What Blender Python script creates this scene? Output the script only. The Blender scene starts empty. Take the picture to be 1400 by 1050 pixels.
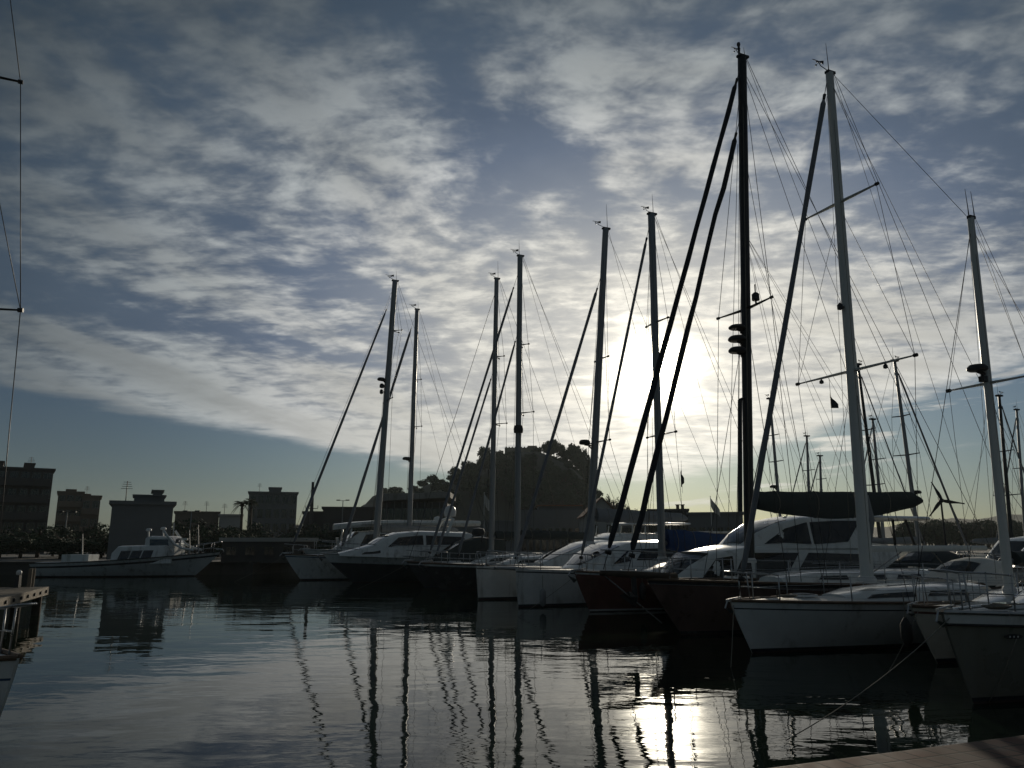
import bpy, bmesh, math, random
from mathutils import Vector, Matrix, Euler
R = math.radians
random.seed(7)
scene = bpy.context.scene
COL = scene.collection
# ------------------------------------------------------------------ camera
CAM_H = 2.6
TILT = R(11.6)
FPX = 1051.0            # focal length in pixels of the 1400 x 1050 photograph
cam_data = bpy.data.cameras.new('camera')
cam_data.sensor_fit = 'HORIZONTAL'
cam_data.sensor_width = 36.0
cam_data.lens = 36.0 * FPX / 1400.0
cam_data.clip_start = 0.1
cam_data.clip_end = 9000
camera = bpy.data.objects.new('camera', cam_data)
camera.location = (0, 0, CAM_H)
camera.rotation_euler = (math.pi / 2 + TILT, 0, 0)
COL.objects.link(camera)
scene.camera = camera
CT, ST = math.cos(TILT), math.sin(TILT)

def ray(px, py):
    u = (px - 700.0) / FPX
    v = (525.0 - py) / FPX
    return Vector((u, CT - v * ST, ST + v * CT))

def at_y(px, py, Y):
    """world point seen at a photo pixel, at forward distance Y"""
    d = ray(px, py)
    return Vector((d.x / d.y * Y, Y, CAM_H + d.z / d.y * Y))

def at_z(px, py, z):
    d = ray(px, py)
    k = (z - CAM_H) / d.z
    return Vector((d.x * k, d.y * k, z))

# ------------------------------------------------------------------ render settings
scene.view_settings.view_transform = 'Standard'
scene.view_settings.look = 'None'
scene.view_settings.exposure = 0.0
scene.view_settings.gamma = 1.0
scene.render.engine = 'CYCLES'
scene.cycles.use_denoising = True
scene.cycles.max_bounces = 6
scene.cycles.volume_bounces = 0
scene.cycles.caustics_reflective = False
scene.cycles.caustics_refractive = False
scene.cycles.sample_clamp_indirect = 4.0

# ------------------------------------------------------------------ sun and sky
sd = ray(893, 508).normalized()
SUN_EL = math.asin(sd.z)
SUN_AZ = math.atan2(sd.x, sd.y)           # clockwise from +Y
sun_data = bpy.data.lights.new('sun', 'SUN')
sun_data.energy = 2.0
sun_data.angle = R(0.6)
sun_data.color = (1.0, 0.88, 0.70)
sun = bpy.data.objects.new('sun', sun_data)
sun.rotation_euler = (-sd).to_track_quat('-Z', 'Y').to_euler()
sun.location = (60, 300, 90)
COL.objects.link(sun)

class Nodes:
    """tiny helper for building node trees"""
    def __init__(self, tree):
        self.t = tree
    def new(self, kind, **kw):
        n = self.t.nodes.new(kind)
        for k, v in kw.items():
            setattr(n, k, v)
        return n
    def put(self, sock, v):
        if hasattr(v, 'is_output'):
            self.t.links.new(v, sock)
        elif v is not None:
            try:
                sock.default_value = v
            except Exception:
                sock.default_value = tuple(v) + (1.0,) if len(v) == 3 else (v[0], v[1], v[2])
    def m(self, op, a, b=None, c=None, clamp=False):
        n = self.new('ShaderNodeMath', operation=op)
        n.use_clamp = clamp
        self.put(n.inputs[0], a)
        if b is not None: self.put(n.inputs[1], b)
        if c is not None: self.put(n.inputs[2], c)
        return n.outputs[0]
    def vm(self, op, a, b=None, out=0):
        n = self.new('ShaderNodeVectorMath', operation=op)
        self.put(n.inputs[0], a)
        if b is not None:
            if op == 'SCALE': self.put(n.inputs[3], b)
            else: self.put(n.inputs[1], b)
        return n.outputs[out]
    def comb(self, x, y, z):
        n = self.new('ShaderNodeCombineXYZ')
        self.put(n.inputs[0], x); self.put(n.inputs[1], y); self.put(n.inputs[2], z)
        return n.outputs[0]
    def noise(self, vec, scale, detail=4, rough=0.55, dist=0.0, dim='3D', lac=2.0):
        n = self.new('ShaderNodeTexNoise', noise_dimensions=dim)
        self.put(n.inputs['Vector'], vec)
        n.inputs['Scale'].default_value = scale
        n.inputs['Detail'].default_value = detail
        n.inputs['Roughness'].default_value = rough
        n.inputs['Lacunarity'].default_value = lac
        n.inputs['Distortion'].default_value = dist
        return n
    def ss(self, x, lo, hi, a=0.0, b=1.0):
        n = self.new('ShaderNodeMapRange', interpolation_type='SMOOTHSTEP')
        self.put(n.inputs[0], x); self.put(n.inputs[1], lo); self.put(n.inputs[2], hi)
        self.put(n.inputs[3], a); self.put(n.inputs[4], b)
        return n.outputs[0]
    def lin(self, x, lo, hi, a=0.0, b=1.0):
        n = self.new('ShaderNodeMapRange', interpolation_type='LINEAR')
        self.put(n.inputs[0], x); self.put(n.inputs[1], lo); self.put(n.inputs[2], hi)
        self.put(n.inputs[3], a); self.put(n.inputs[4], b)
        return n.outputs[0]
    def mix(self, f, a, b, mode='MIX'):
        n = self.new('ShaderNodeMix', data_type='RGBA', blend_type=mode)
        self.put(n.inputs[0], f); self.put(n.inputs[6], a); self.put(n.inputs[7], b)
        return n.outputs[2]
    def ramp(self, f, stops, interp='LINEAR'):
        n = self.new('ShaderNodeValToRGB')
        n.color_ramp.interpolation = interp
        e = n.color_ramp.elements
        while len(e) > 1: e.remove(e[-1])
        for i, (p, c) in enumerate(stops):
            if not hasattr(c, '__len__'): c = (c, c, c)
            if i == 0: k = e[0]; k.position = p
            else: k = e.new(p)
            k.color = (c[0], c[1], c[2], 1)
        self.put(n.inputs[0], f)
        return n.outputs[0]

def build_sky():
    w = bpy.data.worlds.new('World')
    scene.world = w
    w.use_nodes = True
    t = w.node_tree
    t.nodes.clear()
    N = Nodes(t)
    out = N.new('ShaderNodeOutputWorld')
    bg = N.new('ShaderNodeBackground')
    t.links.new(bg.outputs[0], out.inputs[0])
    sky = N.new('ShaderNodeTexSky', sky_type='NISHITA')
    sky.sun_disc = False
    sky.sun_elevation = SUN_EL
    sky.sun_rotation = SUN_AZ
    sky.air_density = 1.0
    sky.dust_density = 0.6
    sky.ozone_density = 1.5
    S = 0.06
    bg.inputs['Strength'].default_value = S
    tc = N.new('ShaderNodeTexCoord')
    d = tc.outputs['Generated']
    sep = N.new('ShaderNodeSeparateXYZ'); t.links.new(d, sep.inputs[0])
    x, y, z = sep.outputs
    el = N.m('MULTIPLY', N.m('ARCSINE', z), 180 / math.pi)
    az = N.m('MULTIPLY', N.m('ARCTAN2', x, y), 180 / math.pi)
    th = N.m('MULTIPLY', N.m('ARCCOSINE', N.m('MINIMUM', N.vm('DOT_PRODUCT', d, tuple(sd), out=1), 0.999999)), 180 / math.pi)
    # the cloud sheet: direction projected on a high flat layer
    zz = N.m('ADD', N.m('MAXIMUM', z, 0.0), 0.11)
    P = N.comb(N.m('DIVIDE', x, zz), N.m('DIVIDE', y, zz), 0.0)
    wq = N.noise(P, 0.55, 2, 0.5)
    warp = N.vm('SCALE', N.vm('SUBTRACT', wq.outputs['Color'], (0.5, 0.5, 0.5)), 0.40)
    Pw = N.vm('ADD', P, warp)
    # fibres: long bands to the left, cross ripples to the right
    ca, sa = math.cos(R(20)), math.sin(R(20))
    along = N.vm('DOT_PRODUCT', Pw, (sa, ca, 0), out=1)
    across = N.vm('DOT_PRODUCT', Pw, (ca, -sa, 0), out=1)
    bands = N.noise(N.comb(N.m('MULTIPLY', along, 0.20), N.m('MULTIPLY', across, 1.7), 0.0), 1.5, 5, 0.55, 0.2).outputs[0]
    rip = N.noise(N.vm('ADD', N.vm('MULTIPLY', Pw, (0.45, 2.0, 1.0)), (3.1, 7.7, 0)), 2.2, 5, 0.56, 0.5).outputs[0]
    bands = N.lin(bands, 0.0, 1.0, -0.20, 1.20)
    fib = N.mix(N.ss(az, -14.0, 12.0), bands, rip)
    big = N.noise(N.vm('ADD', Pw, (SKY['ox'], SKY['oy'], 0)), 0.85, 3, 0.5).outputs[0]
    puff = N.noise(N.vm('MULTIPLY', Pw, (0.95, 1.15, 1.0)), 7.2, 5, 0.55, 0.25).outputs[0]
    fine = N.noise(N.vm('MULTIPLY', Pw, (0.8, 1.3, 1.0)), 17.0, 3, 0.6, 0.2).outputs[0]
    calm = N.ss(el, 5.0, 20.0, 0.35, 1.0)
    fine = N.m('ADD', 0.5, N.m('MULTIPLY', N.m('SUBTRACT', fine, 0.5), calm))
    puff = N.m('ADD', 0.5, N.m('MULTIPLY', N.m('SUBTRACT', puff, 0.5), N.ss(el, 5.0, 20.0, 0.6, 1.0)))
    # lower edge of the sheet: elevation of the edge for each azimuth (value = degrees / 20)
    edge = N.ramp(N.lin(az, -40, 40), [(p, v / 20.0) for p, v in SKY['edge']], 'B_SPLINE')
    edge = N.m('MULTIPLY', edge, 20.0)
    erag = N.m('MULTIPLY', N.m('SUBTRACT', N.noise(N.comb(N.m('MULTIPLY', az, 0.10), N.m('MULTIPLY', el, 0.75), 0.0), 1.0, 5, 0.6).outputs[0], 0.5), 2.6)
    deck = N.ss(N.m('SUBTRACT', N.m('ADD', el, erag), edge), -0.25, 0.9)
    # density
    dens = N.m('ADD', N.m('ADD', N.m('MULTIPLY', big, SKY['w'][0]), N.m('MULTIPLY', puff, SKY['w'][1])),
               N.m('ADD', N.m('MULTIPLY', fib, SKY['w'][2]), N.m('MULTIPLY', fine, SKY['w'][3])))
    low = N.ss(N.m('SUBTRACT', el, edge), 1.0, 7.0, 0.16, 0.0)      # denser towards the sheet's far edge
    dens = N.m('ADD', dens, low)
    for (px, py, sx, sy, rot, amt) in SKY['blobs']:                # large openings and banks of this particular sky
        v = ray(px, py).normalized()
        a0, e0 = math.degrees(math.atan2(v.x, v.y)), math.degrees(math.asin(v.z))
        k = 0.0545
        da = N.m('MULTIPLY', N.m('SUBTRACT', az, a0), math.cos(R(e0)))
        de = N.m('SUBTRACT', el, e0)
        c, q = math.cos(R(rot)), math.sin(R(rot))
        g1 = N.m('ADD', N.m('MULTIPLY', da, c / (sx * k)), N.m('MULTIPLY', de, -q / (sx * k)))
        g2 = N.m('ADD', N.m('MULTIPLY', da, q / (sy * k)), N.m('MULTIPLY', de, c / (sy * k)))
        g = N.m('EXPONENT', N.m('MULTIPLY', N.m('ADD', N.m('MULTIPLY', g1, g1), N.m('MULTIPLY', g2, g2)), -1.0))
        dens = N.m('ADD', dens, N.m('MULTIPLY', g, amt))
    cov = N.lin(N.ss(dens, 1.04, 1.56), 0.0, 1.0, 0.06, 1.0)
    cov = N.m('MULTIPLY', cov, deck)
    # stray streaks below the sheet
    st = N.noise(N.comb(N.m('MULTIPLY', az, 0.16), N.m('ADD', N.m('MULTIPLY', el, 1.25), N.m('MULTIPLY', az, -0.07)), 3.7), 1.0, 4, 0.55).outputs[0]
    streak = N.m('MULTIPLY', N.ss(st, 0.54, 0.68), N.ss(N.m('SUBTRACT', el, edge), -4.2, -2.0))
    streak = N.m('MULTIPLY', streak, N.ss(el, 1.5, 3.5))
    streak = N.m('MULTIPLY', streak, N.m('SUBTRACT', 1.0, deck))
    streak = N.m('MULTIPLY', streak, N.ss(az, -9.0, 2.0, 0.0, 0.9))
    alpha = N.m('MAXIMUM', cov, streak)
    daz = N.m('MULTIPLY', N.m('SUBTRACT', az, math.degrees(SUN_AZ)), 0.84)
    daz = N.m('MULTIPLY', daz, N.ss(daz, 0.0, 12.0, 1.0, 1.22))
    daz = N.m('MULTIPLY', daz, N.m('COSINE', N.m('MULTIPLY', el, math.pi / 180)))
    del_ = N.m('SUBTRACT', el, math.degrees(SUN_EL))
    del_ = N.m('MULTIPLY', del_, N.ss(del_, -3.0, 6.0, 0.9, 1.36))
    the = N.m('SQRT', N.m('ADD', N.m('MULTIPLY', daz, daz), N.m('MULTIPLY', del_, del_)))
    the = N.m('MAXIMUM', the, N.m('MULTIPLY', th, 0.8))
    # light scattered forward by the sheet: strong near the sun, weak away from it
    glow = N.ramp(N.m('DIVIDE', the, 180.0), [(a / 180.0, c) for a, c in SKY['cloud']])
    thick = N.m('MULTIPLY', N.ss(dens, 1.34, 1.78, 1.0, SKY['thick']), N.ss(N.m('SUBTRACT', el, edge), 0.0, 6.0, 1.22, 1.0))
    tone = N.m('MULTIPLY', thick, N.lin(N.m('ADD', N.m('MULTIPLY', puff, 0.7), N.m('MULTIPLY', fine, 0.3)), 0.32, 0.68, 0.62, 1.34))
    cloud = N.vm('SCALE', glow, N.m('MULTIPLY', tone, 1.0 / S))
    gap = N.ramp(N.m('DIVIDE', the, 180.0), [(a / 180.0, c) for a, c in SKY['gap']])
    gap = N.vm('SCALE', gap, 1.0 / S)
    clear = N.vm('MULTIPLY', sky.outputs[0], SKY['clear'])
    clear = N.vm('SCALE', clear, N.ss(th, 18.0, 44.0, 1.16, 0.80))
    upper = N.ss(N.m('SUBTRACT', el, edge), -0.5, 3.0)
    clear = N.mix(upper, clear, gap)
    colr = N.mix(alpha, clear, cloud)
    # the veiled sun's aureole
    a1 = N.m('MULTIPLY', N.m('EXPONENT', N.m('MULTIPLY', N.m('POWER', N.m('DIVIDE', th, 1.7), 2.0), -1.0)), 26.0)
    a1 = N.m('MULTIPLY', a1, N.lin(puff, 0.35, 0.65, 0.6, 1.4))
    a4 = N.m('MULTIPLY', N.m('EXPONENT', N.m('DIVIDE', th, -1.7)), 3.6)
    a1 = N.m('ADD', a1, a4)
    a2 = N.m('MULTIPLY', N.m('EXPONENT', N.m('DIVIDE', th, -2.8)), 0.9)
    a3 = N.m('MULTIPLY', N.m('EXPONENT', N.m('DIVIDE', th, -8.0)), 0.30)
    aur = N.m('ADD', N.m('ADD', a1, a2), a3)
    aur = N.m('MULTIPLY', aur, N.m('ADD', 0.40, N.m('MULTIPLY', alpha, 0.60)))
    aurc = N.vm('SCALE', N.comb(1.0, 0.91, 0.72), N.m('MULTIPLY', aur, 1.0 / S))
    tot = N.vm('ADD', colr, aurc)
    t.links.new(tot, bg.inputs['Color'])
    w.cycles.sampling_method = 'MANUAL'
    w.cycles.sample_map_resolution = 2048

SKY = dict(
    ox=0.0, oy=0.0, w=(0.36, 1.00, 0.78, 0.42),
    edge=[(0.0, 10.5), (0.09, 9.4), (0.25, 7.6), (0.40, 5.2), (0.5, 4.3), (0.62, 4.0), (0.70, 5.2), (0.80, 8.2), (0.92, 10.5), (1.0, 12.5)],
    thick=0.72,
    # photo x, photo y, half length, half width, turn (degrees clockwise), amount
    blobs=[(740, 220, 68, 42, 25, -0.45), (640, 260, 110, 50, 40, -0.10), (610, 20, 120, 30, 5, -0.16), (460, 165, 45, 25, 0, -0.08),
           (490, 240, 110, 60, 20, 0.10), (870, 130, 110, 60, 10, 0.10), (1260, 240, 190, 60, 3, -0.22), (1220, 90, 230, 90, 0, -0.10),
           (1290, 400, 190, 60, 0, 0.12), (150, 420, 230, 16, 8, -0.20), (390, 470, 130, 13, 10, -0.22), (20, 215, 90, 25, 0, -0.20),
           (470, 395, 70, 14, 4, -0.16), (330, 560, 260, 60, 9, 0.14), (840, 335, 70, 35, 0, -0.12), (180, 110, 200, 90, 0, 0.10), (430, 560, 160, 8, 9, -0.14), (1230, 545, 120, 12, -12, -0.10)],
    cloud=[(0, (0.92, 0.88, 0.76)), (6, (0.80, 0.77, 0.70)), (11, (0.70, 0.685, 0.625)), (17, (0.575, 0.57, 0.535)), (23, (0.47, 0.48, 0.475)), (27, (0.345, 0.368, 0.375)),
           (31, (0.24, 0.265, 0.28)), (36, (0.128, 0.151, 0.168)), (42, (0.056, 0.071, 0.084)), (50, (0.038, 0.048, 0.057)), (70, (0.062, 0.075, 0.085)), (180, (0.062, 0.075, 0.085))],
    gap=[(0, (0.60, 0.60, 0.58)), (11, (0.42, 0.43, 0.44)), (17, (0.205, 0.24, 0.30)), (23, (0.092, 0.132, 0.206)), (27, (0.064, 0.098, 0.158)), (33, (0.052, 0.083, 0.130)),
         (42, (0.026, 0.047, 0.075)), (60, (0.022, 0.034, 0.048)), (180, (0.020, 0.030, 0.042))],
    clear=(0.222, 0.312, 0.44),
)
build_sky()

# ------------------------------------------------------------------ materials
MATS = {}
def mat(name, col, rough=0.5, metal=0.0, var=0.12, scale=3.0, bump=0.0, bscale=20.0, spec=0.5, stretch=(1, 1, 1), coat=0.0, dirt=None):
    """a painted / natural surface with gentle procedural variation"""
    if name in MATS: return MATS[name]
    m = bpy.data.materials.new(name); m.use_nodes = True
    t = m.node_tree; N = Nodes(t); p = t.nodes['Principled BSDF']
    tc = N.new('ShaderNodeTexCoord'); o = tc.outputs['Object']
    v = N.vm('MULTIPLY', o, stretch)
    n = N.noise(v, scale, 5, 0.6).outputs[0]
    f = N.lin(n, 0.3, 0.7, 1 - var, 1 + var)
    c = N.vm('SCALE', N.comb(*col), f)
    if dirt:
        n2 = N.noise(N.vm('MULTIPLY', o, (1.0, 1.0, 0.25)), dirt[1], 5, 0.65).outputs[0]
        c = N.mix(N.m('MULTIPLY', N.ss(n2, 0.5, 0.72), dirt[0]), c, dirt[2])
    t.links.new(c, p.inputs['Base Color'])
    r = N.lin(n, 0.3, 0.7, max(0.02, rough * 0.8), min(1, rough * 1.25))
    t.links.new(r, p.inputs['Roughness'])
    p.inputs['Metallic'].default_value = metal
    p.inputs['Specular IOR Level'].default_value = spec
    p.inputs['Coat Weight'].default_value = coat
    if bump:
        b = N.new('ShaderNodeBump'); b.inputs['Strength'].default_value = bump; b.inputs['Distance'].default_value = 0.02
        t.links.new(N.noise(v, bscale, 4, 0.6).outputs[0], b.inputs['Height'])
        t.links.new(b.outputs[0], p.inputs['Normal'])
    MATS[name] = m
    return m

grime = (0.16, 0.14, 0.11)
mat('gelcoat', (0.70, 0.72, 0.71), 0.24, 0, 0.07, 1.5, coat=0.25, dirt=(0.6, 1.9, grime))
mat('gelcoat_taupe', (0.19, 0.19, 0.16), 0.3, 0, 0.08, 1.5, coat=0.2, dirt=(0.5, 1.6, grime))
mat('gelcoat_cream', (0.66, 0.63, 0.55), 0.28, 0, 0.06, 1.5, coat=0.2, dirt=(0.5, 1.6, grime))
mat('gelcoat_deck', (0.52, 0.53, 0.52), 0.6, 0, 0.07, 4, bump=0.2, bscale=90)
mat('hull_black', (0.05, 0.053, 0.056), 0.25, 0, 0.2, 2, coat=0.3)
mat('hull_navy', (0.062, 0.068, 0.075), 0.22, 0, 0.15, 2, coat=0.4)
mat('hull_red', (0.15, 0.066, 0.052), 0.35, 0, 0.15, 2, coat=0.2, dirt=(0.5, 1.8, (0.06, 0.03, 0.02)))
mat('hull_maroon', (0.15, 0.10, 0.088), 0.32, 0, 0.15, 2, coat=0.2, dirt=(0.5, 1.8, (0.04, 0.03, 0.02)))
mat('hull_blue', (0.03, 0.07, 0.14), 0.28, 0, 0.1, 2, coat=0.3)
mat('antifoul', (0.05, 0.03, 0.03), 0.8, 0, 0.3, 3)
mat('antifoul_blue', (0.02, 0.04, 0.08), 0.8, 0, 0.3, 3)
mat('boot_dark', (0.02, 0.025, 0.035), 0.35, 0, 0.1, 2)
mat('boot_white', (0.6, 0.6, 0.58), 0.35, 0, 0.1, 2)
mat('glass', (0.012, 0.015, 0.018), 0.06, 0, 0.2, 2, spec=0.7)
mat('teak', (0.13, 0.085, 0.055), 0.6, 0, 0.25, 2, stretch=(0.6, 18, 6))
mat('steel', (0.42, 0.43, 0.44), 0.30, 0.9, 0.1, 6)
mat('alloy', (0.30, 0.31, 0.32), 0.45, 0.5, 0.08, 3, stretch=(6, 6, 0.4))
mat('alloy_white', (0.66, 0.68, 0.66), 0.35, 0, 0.06, 3, stretch=(6, 6, 0.4))
mat('mast_black', (0.018, 0.02, 0.022), 0.35, 0.0, 0.15, 3, stretch=(6, 6, 0.4))
mat('wire', (0.07, 0.07, 0.07), 0.5, 0.3, 0.1, 8)
mat('rope', (0.20, 0.185, 0.155), 0.9, 0, 0.25, 30)
mat('sail_furled', (0.20, 0.21, 0.23), 0.85, 0, 0.2, 5, bump=0.5, bscale=14, stretch=(3, 3, 0.6))
mat('sail_furled_dark', (0.03, 0.033, 0.04), 0.85, 0, 0.2, 5, bump=0.5, bscale=14, stretch=(3, 3, 0.6))
mat('canvas_blue', (0.02, 0.055, 0.16), 0.85, 0, 0.18, 4, bump=0.5, bscale=9)
mat('canvas_dark', (0.045, 0.055, 0.054), 0.85, 0, 0.2, 4, bump=0.5, bscale=9)
mat('canvas_white', (0.66, 0.66, 0.63), 0.8, 0, 0.08, 4, bump=0.4, bscale=9)
mat('canvas_grey', (0.25, 0.26, 0.27), 0.85, 0, 0.12, 4, bump=0.4, bscale=9)
mat('rubber', (0.02, 0.02, 0.02), 0.6, 0, 0.2, 8)
mat('plastic_white', (0.7, 0.7, 0.69), 0.35, 0, 0.05, 3)
mat('plastic_dark', (0.03, 0.03, 0.032), 0.5, 0, 0.15, 6)
mat('paint_orange', (0.6, 0.16, 0.03), 0.6, 0, 0.1, 6)
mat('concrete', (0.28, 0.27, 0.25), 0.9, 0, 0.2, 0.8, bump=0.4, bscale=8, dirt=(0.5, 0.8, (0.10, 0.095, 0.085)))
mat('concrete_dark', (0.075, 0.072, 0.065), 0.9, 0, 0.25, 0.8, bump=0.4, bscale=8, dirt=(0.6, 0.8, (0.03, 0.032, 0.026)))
mat('plaster_grey', (0.17, 0.18, 0.185), 0.9, 0, 0.1, 0.6, bump=0.2, bscale=6, dirt=(0.5, 0.35, (0.15, 0.15, 0.145)))
mat('plaster_tan', (0.20, 0.165, 0.13), 0.9, 0, 0.12, 0.5, bump=0.2, bscale=6, dirt=(0.5, 0.35, (0.15, 0.12, 0.1)))
mat('plaster_dark', (0.09, 0.088, 0.085), 0.9, 0, 0.12, 0.5, bump=0.2, bscale=6, dirt=(0.5, 0.35, (0.08, 0.07, 0.065)))
mat('plaster_white', (0.42, 0.415, 0.39), 0.9, 0, 0.08, 0.5, bump=0.2, bscale=6, dirt=(0.4, 0.35, (0.25, 0.24, 0.22)))
mat('roof_tile', (0.24, 0.12, 0.075), 0.9, 0, 0.25, 3, bump=0.6, bscale=10)
mat('wood_old', (0.22, 0.19, 0.15), 0.9, 0, 0.3, 2.5, bump=0.5, bscale=18, stretch=(1, 1, 1))
mat('wood_dark', (0.07, 0.055, 0.04), 0.9, 0, 0.3, 2.5, bump=0.5, bscale=18)
mat('castle_stone', (0.30, 0.26, 0.20), 0.95, 0, 0.25, 0.25, bump=0.6, bscale=2)
mat('bark', (0.09, 0.065, 0.05), 0.95, 0, 0.3, 3, bump=0.6, bscale=15)
mat('pine_leaf', (0.035, 0.06, 0.028), 0.8, 0, 0.35, 0.35)
mat('palm_leaf', (0.05, 0.08, 0.03), 0.7, 0, 0.3, 2)
mat('hillside', (0.06, 0.062, 0.045), 0.95, 0, 0.4, 0.06, bump=0.6, bscale=0.6, dirt=(0.7, 0.05, (0.04, 0.055, 0.03)))
mat('asphalt', (0.055, 0.055, 0.055), 0.9, 0, 0.2, 0.6, bump=0.3, bscale=40)
mat('flag_cloth', (0.6, 0.58, 0.55), 0.8, 0, 0.1, 6)
mat('flag_red', (0.35, 0.05, 0.05), 0.8, 0, 0.1, 6)

# ------------------------------------------------------------------ mesh builder
class MB:
    def __init__(self):
        self.v, self.f, self.mi = [], [], []
    def add(self, vs, fs, mi=0):
        b = len(self.v)
        self.v.extend(Vector(p) for p in vs)
        for f in fs:
            self.f.append([b + i for i in f]); self.mi.append(mi)
        return self
    def box(self, c, s, rot=None, mi=0, taper=1.0):
        vs = []
        for k in (-1, 1):
            t = taper if k > 0 else 1.0
            for (i, j) in ((-1, -1), (1, -1), (1, 1), (-1, 1)):
                p = Vector((i * s[0] / 2 * t, j * s[1] / 2 * t, k * s[2] / 2))
                if rot is not None: p = rot @ p
                vs.append(p + Vector(c))
        return self.add(vs, [(3, 2, 1, 0), (4, 5, 6, 7), (0, 1, 5, 4), (1, 2, 6, 5), (2, 3, 7, 6), (3, 0, 4, 7)], mi)
    def tube(self, pts, r, n=8, mi=0, squash=None):
        pts = [Vector(p) for p in pts]
        if not hasattr(r, '__len__'): r = [r] * len(pts)
        rings = []
        up = None
        for i, p in enumerate(pts):
            a = pts[max(0, i - 1)]; b = pts[min(len(pts) - 1, i + 1)]
            d = (b - a).normalized()
            if up is None:
                up = Vector((0, 0, 1)) if abs(d.z) < 0.9 else Vector((1, 0, 0))
            x = d.cross(up)
            if x.length < 1e-4: x = d.orthogonal()
            x.normalize(); y = x.cross(d).normalized(); up = y
            sx, sy = squash if squash else (1, 1)
            rings.append([p + x * (math.cos(2 * math.pi * k / n) * r[i] * sx) + y * (math.sin(2 * math.pi * k / n) * r[i] * sy) for k in range(n)])
        vs = [q for g in rings for q in g]
        fs = []
        for i in range(len(pts) - 1):
            for k in range(n):
                fs.append((i * n + k, i * n + (k + 1) % n, (i + 1) * n + (k + 1) % n, (i + 1) * n + k))
        fs.append(tuple(range(n))); fs.append(tuple((len(pts) - 1) * n + k for k in range(n)))
        return self.add(vs, fs, mi)
    def grid(self, rows, mi=0, close=False):
        """rows: list of equal-length point lists, joined as a skin"""
        n = len(rows[0]); vs = [p for r in rows for p in r]; fs = []
        for i in range(len(rows) - 1):
            for k in range(n if close else n - 1):
                fs.append((i * n + k, i * n + (k + 1) % n, (i + 1) * n + (k + 1) % n, (i + 1) * n + k))
        return self.add(vs, fs, mi)
    def lathe(self, c, prof, n=16, mi=0, axis='Z'):
        rows = []
        for (r, z) in prof:
            ring = []
            for k in range(n):
                a = 2 * math.pi * k / n
                p = Vector((r * math.cos(a), r * math.sin(a), z))
                if axis == 'X': p = Vector((p.z, p.x, p.y))
                if axis == 'Y': p = Vector((p.x, p.z, p.y))
                ring.append(p + Vector(c))
            rows.append(ring)
        return self.grid(rows, mi, True)
    def build(self, name, mats, parent=None, smooth=False, kind=None, auto=None, shift=None):
        me = bpy.data.meshes.new(name)
        vs = [p - shift for p in self.v] if shift is not None else self.v
        me.from_pydata([tuple(p) for p in vs], [], self.f)
        bm = bmesh.new(); bm.from_mesh(me)
        for i, f in enumerate(bm.faces):
            f.material_index = self.mi[i]
        bmesh.ops.remove_doubles(bm, verts=bm.verts, dist=0.0005)
        bmesh.ops.recalc_face_normals(bm, faces=bm.faces)
        bm.to_mesh(me); bm.free()
        if not isinstance(mats, (list, tuple)): mats = [mats]
        for q in mats: me.materials.append(MATS[q] if isinstance(q, str) else q)
        if smooth:
            for p in me.polygons: p.use_smooth = True
        if auto:
            for p in me.polygons: p.use_smooth = True
            me.set_sharp_from_angle(angle=R(auto))
        o = bpy.data.objects.new(name, me); COL.objects.link(o)
        if shift is not None: o.location = shift
        if parent is not None: o.parent = parent
        if kind: o['kind'] = kind
        return o

def tag(o, label, cat, group=None):
    o['label'] = label; o['category'] = cat
    if group: o['group'] = group
    return o

class Thing:
    """an Empty at the thing's base with local axes: x forward, y to the left, z up"""
    def __init__(self, name, label, cat, loc, ang=0.0, group=None):
        self.o = bpy.data.objects.new(name, None)
        COL.objects.link(self.o)
        self.o.location = loc; self.o.rotation_euler = (0, 0, ang)
        self.o.empty_display_size = 0.5
        tag(self.o, label, cat, group)
        self.M = Matrix.Translation(Vector(loc)) @ Matrix.Rotation(ang, 4, 'Z')
        self.I = self.M.inverted()
    def loc(self, p):   # world -> local
        return self.I @ Vector(p)
    def wld(self, p):
        return self.M @ Vector(p)

def copy_tree(o, parent=None):
    c = o.copy(); COL.objects.link(c)
    if parent is not None:
        c.parent = parent
    for ch in list(o.children): copy_tree(ch, c)
    return c

def project(p):
    q = Vector(p) - Vector((0, 0, CAM_H))
    f = q.y * CT + q.z * ST
    v = -q.y * ST + q.z * CT
    return 700 + FPX * q.x / f, 525 - FPX * v / f

# ------------------------------------------------------------------ boats
ROW_H = Vector((-0.912, -0.410, 0)).normalized()      # the way the moored bows point
HW, HH = 1400.0, 1050.0

def interp(tab, x):
    if x <= tab[0][0]: return tab[0][1]
    for (a, va), (b, vb) in zip(tab, tab[1:]):
        if x <= b:
            t = (x - a) / (b - a)
            return va + (vb - va) * t
    return tab[-1][1]

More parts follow.
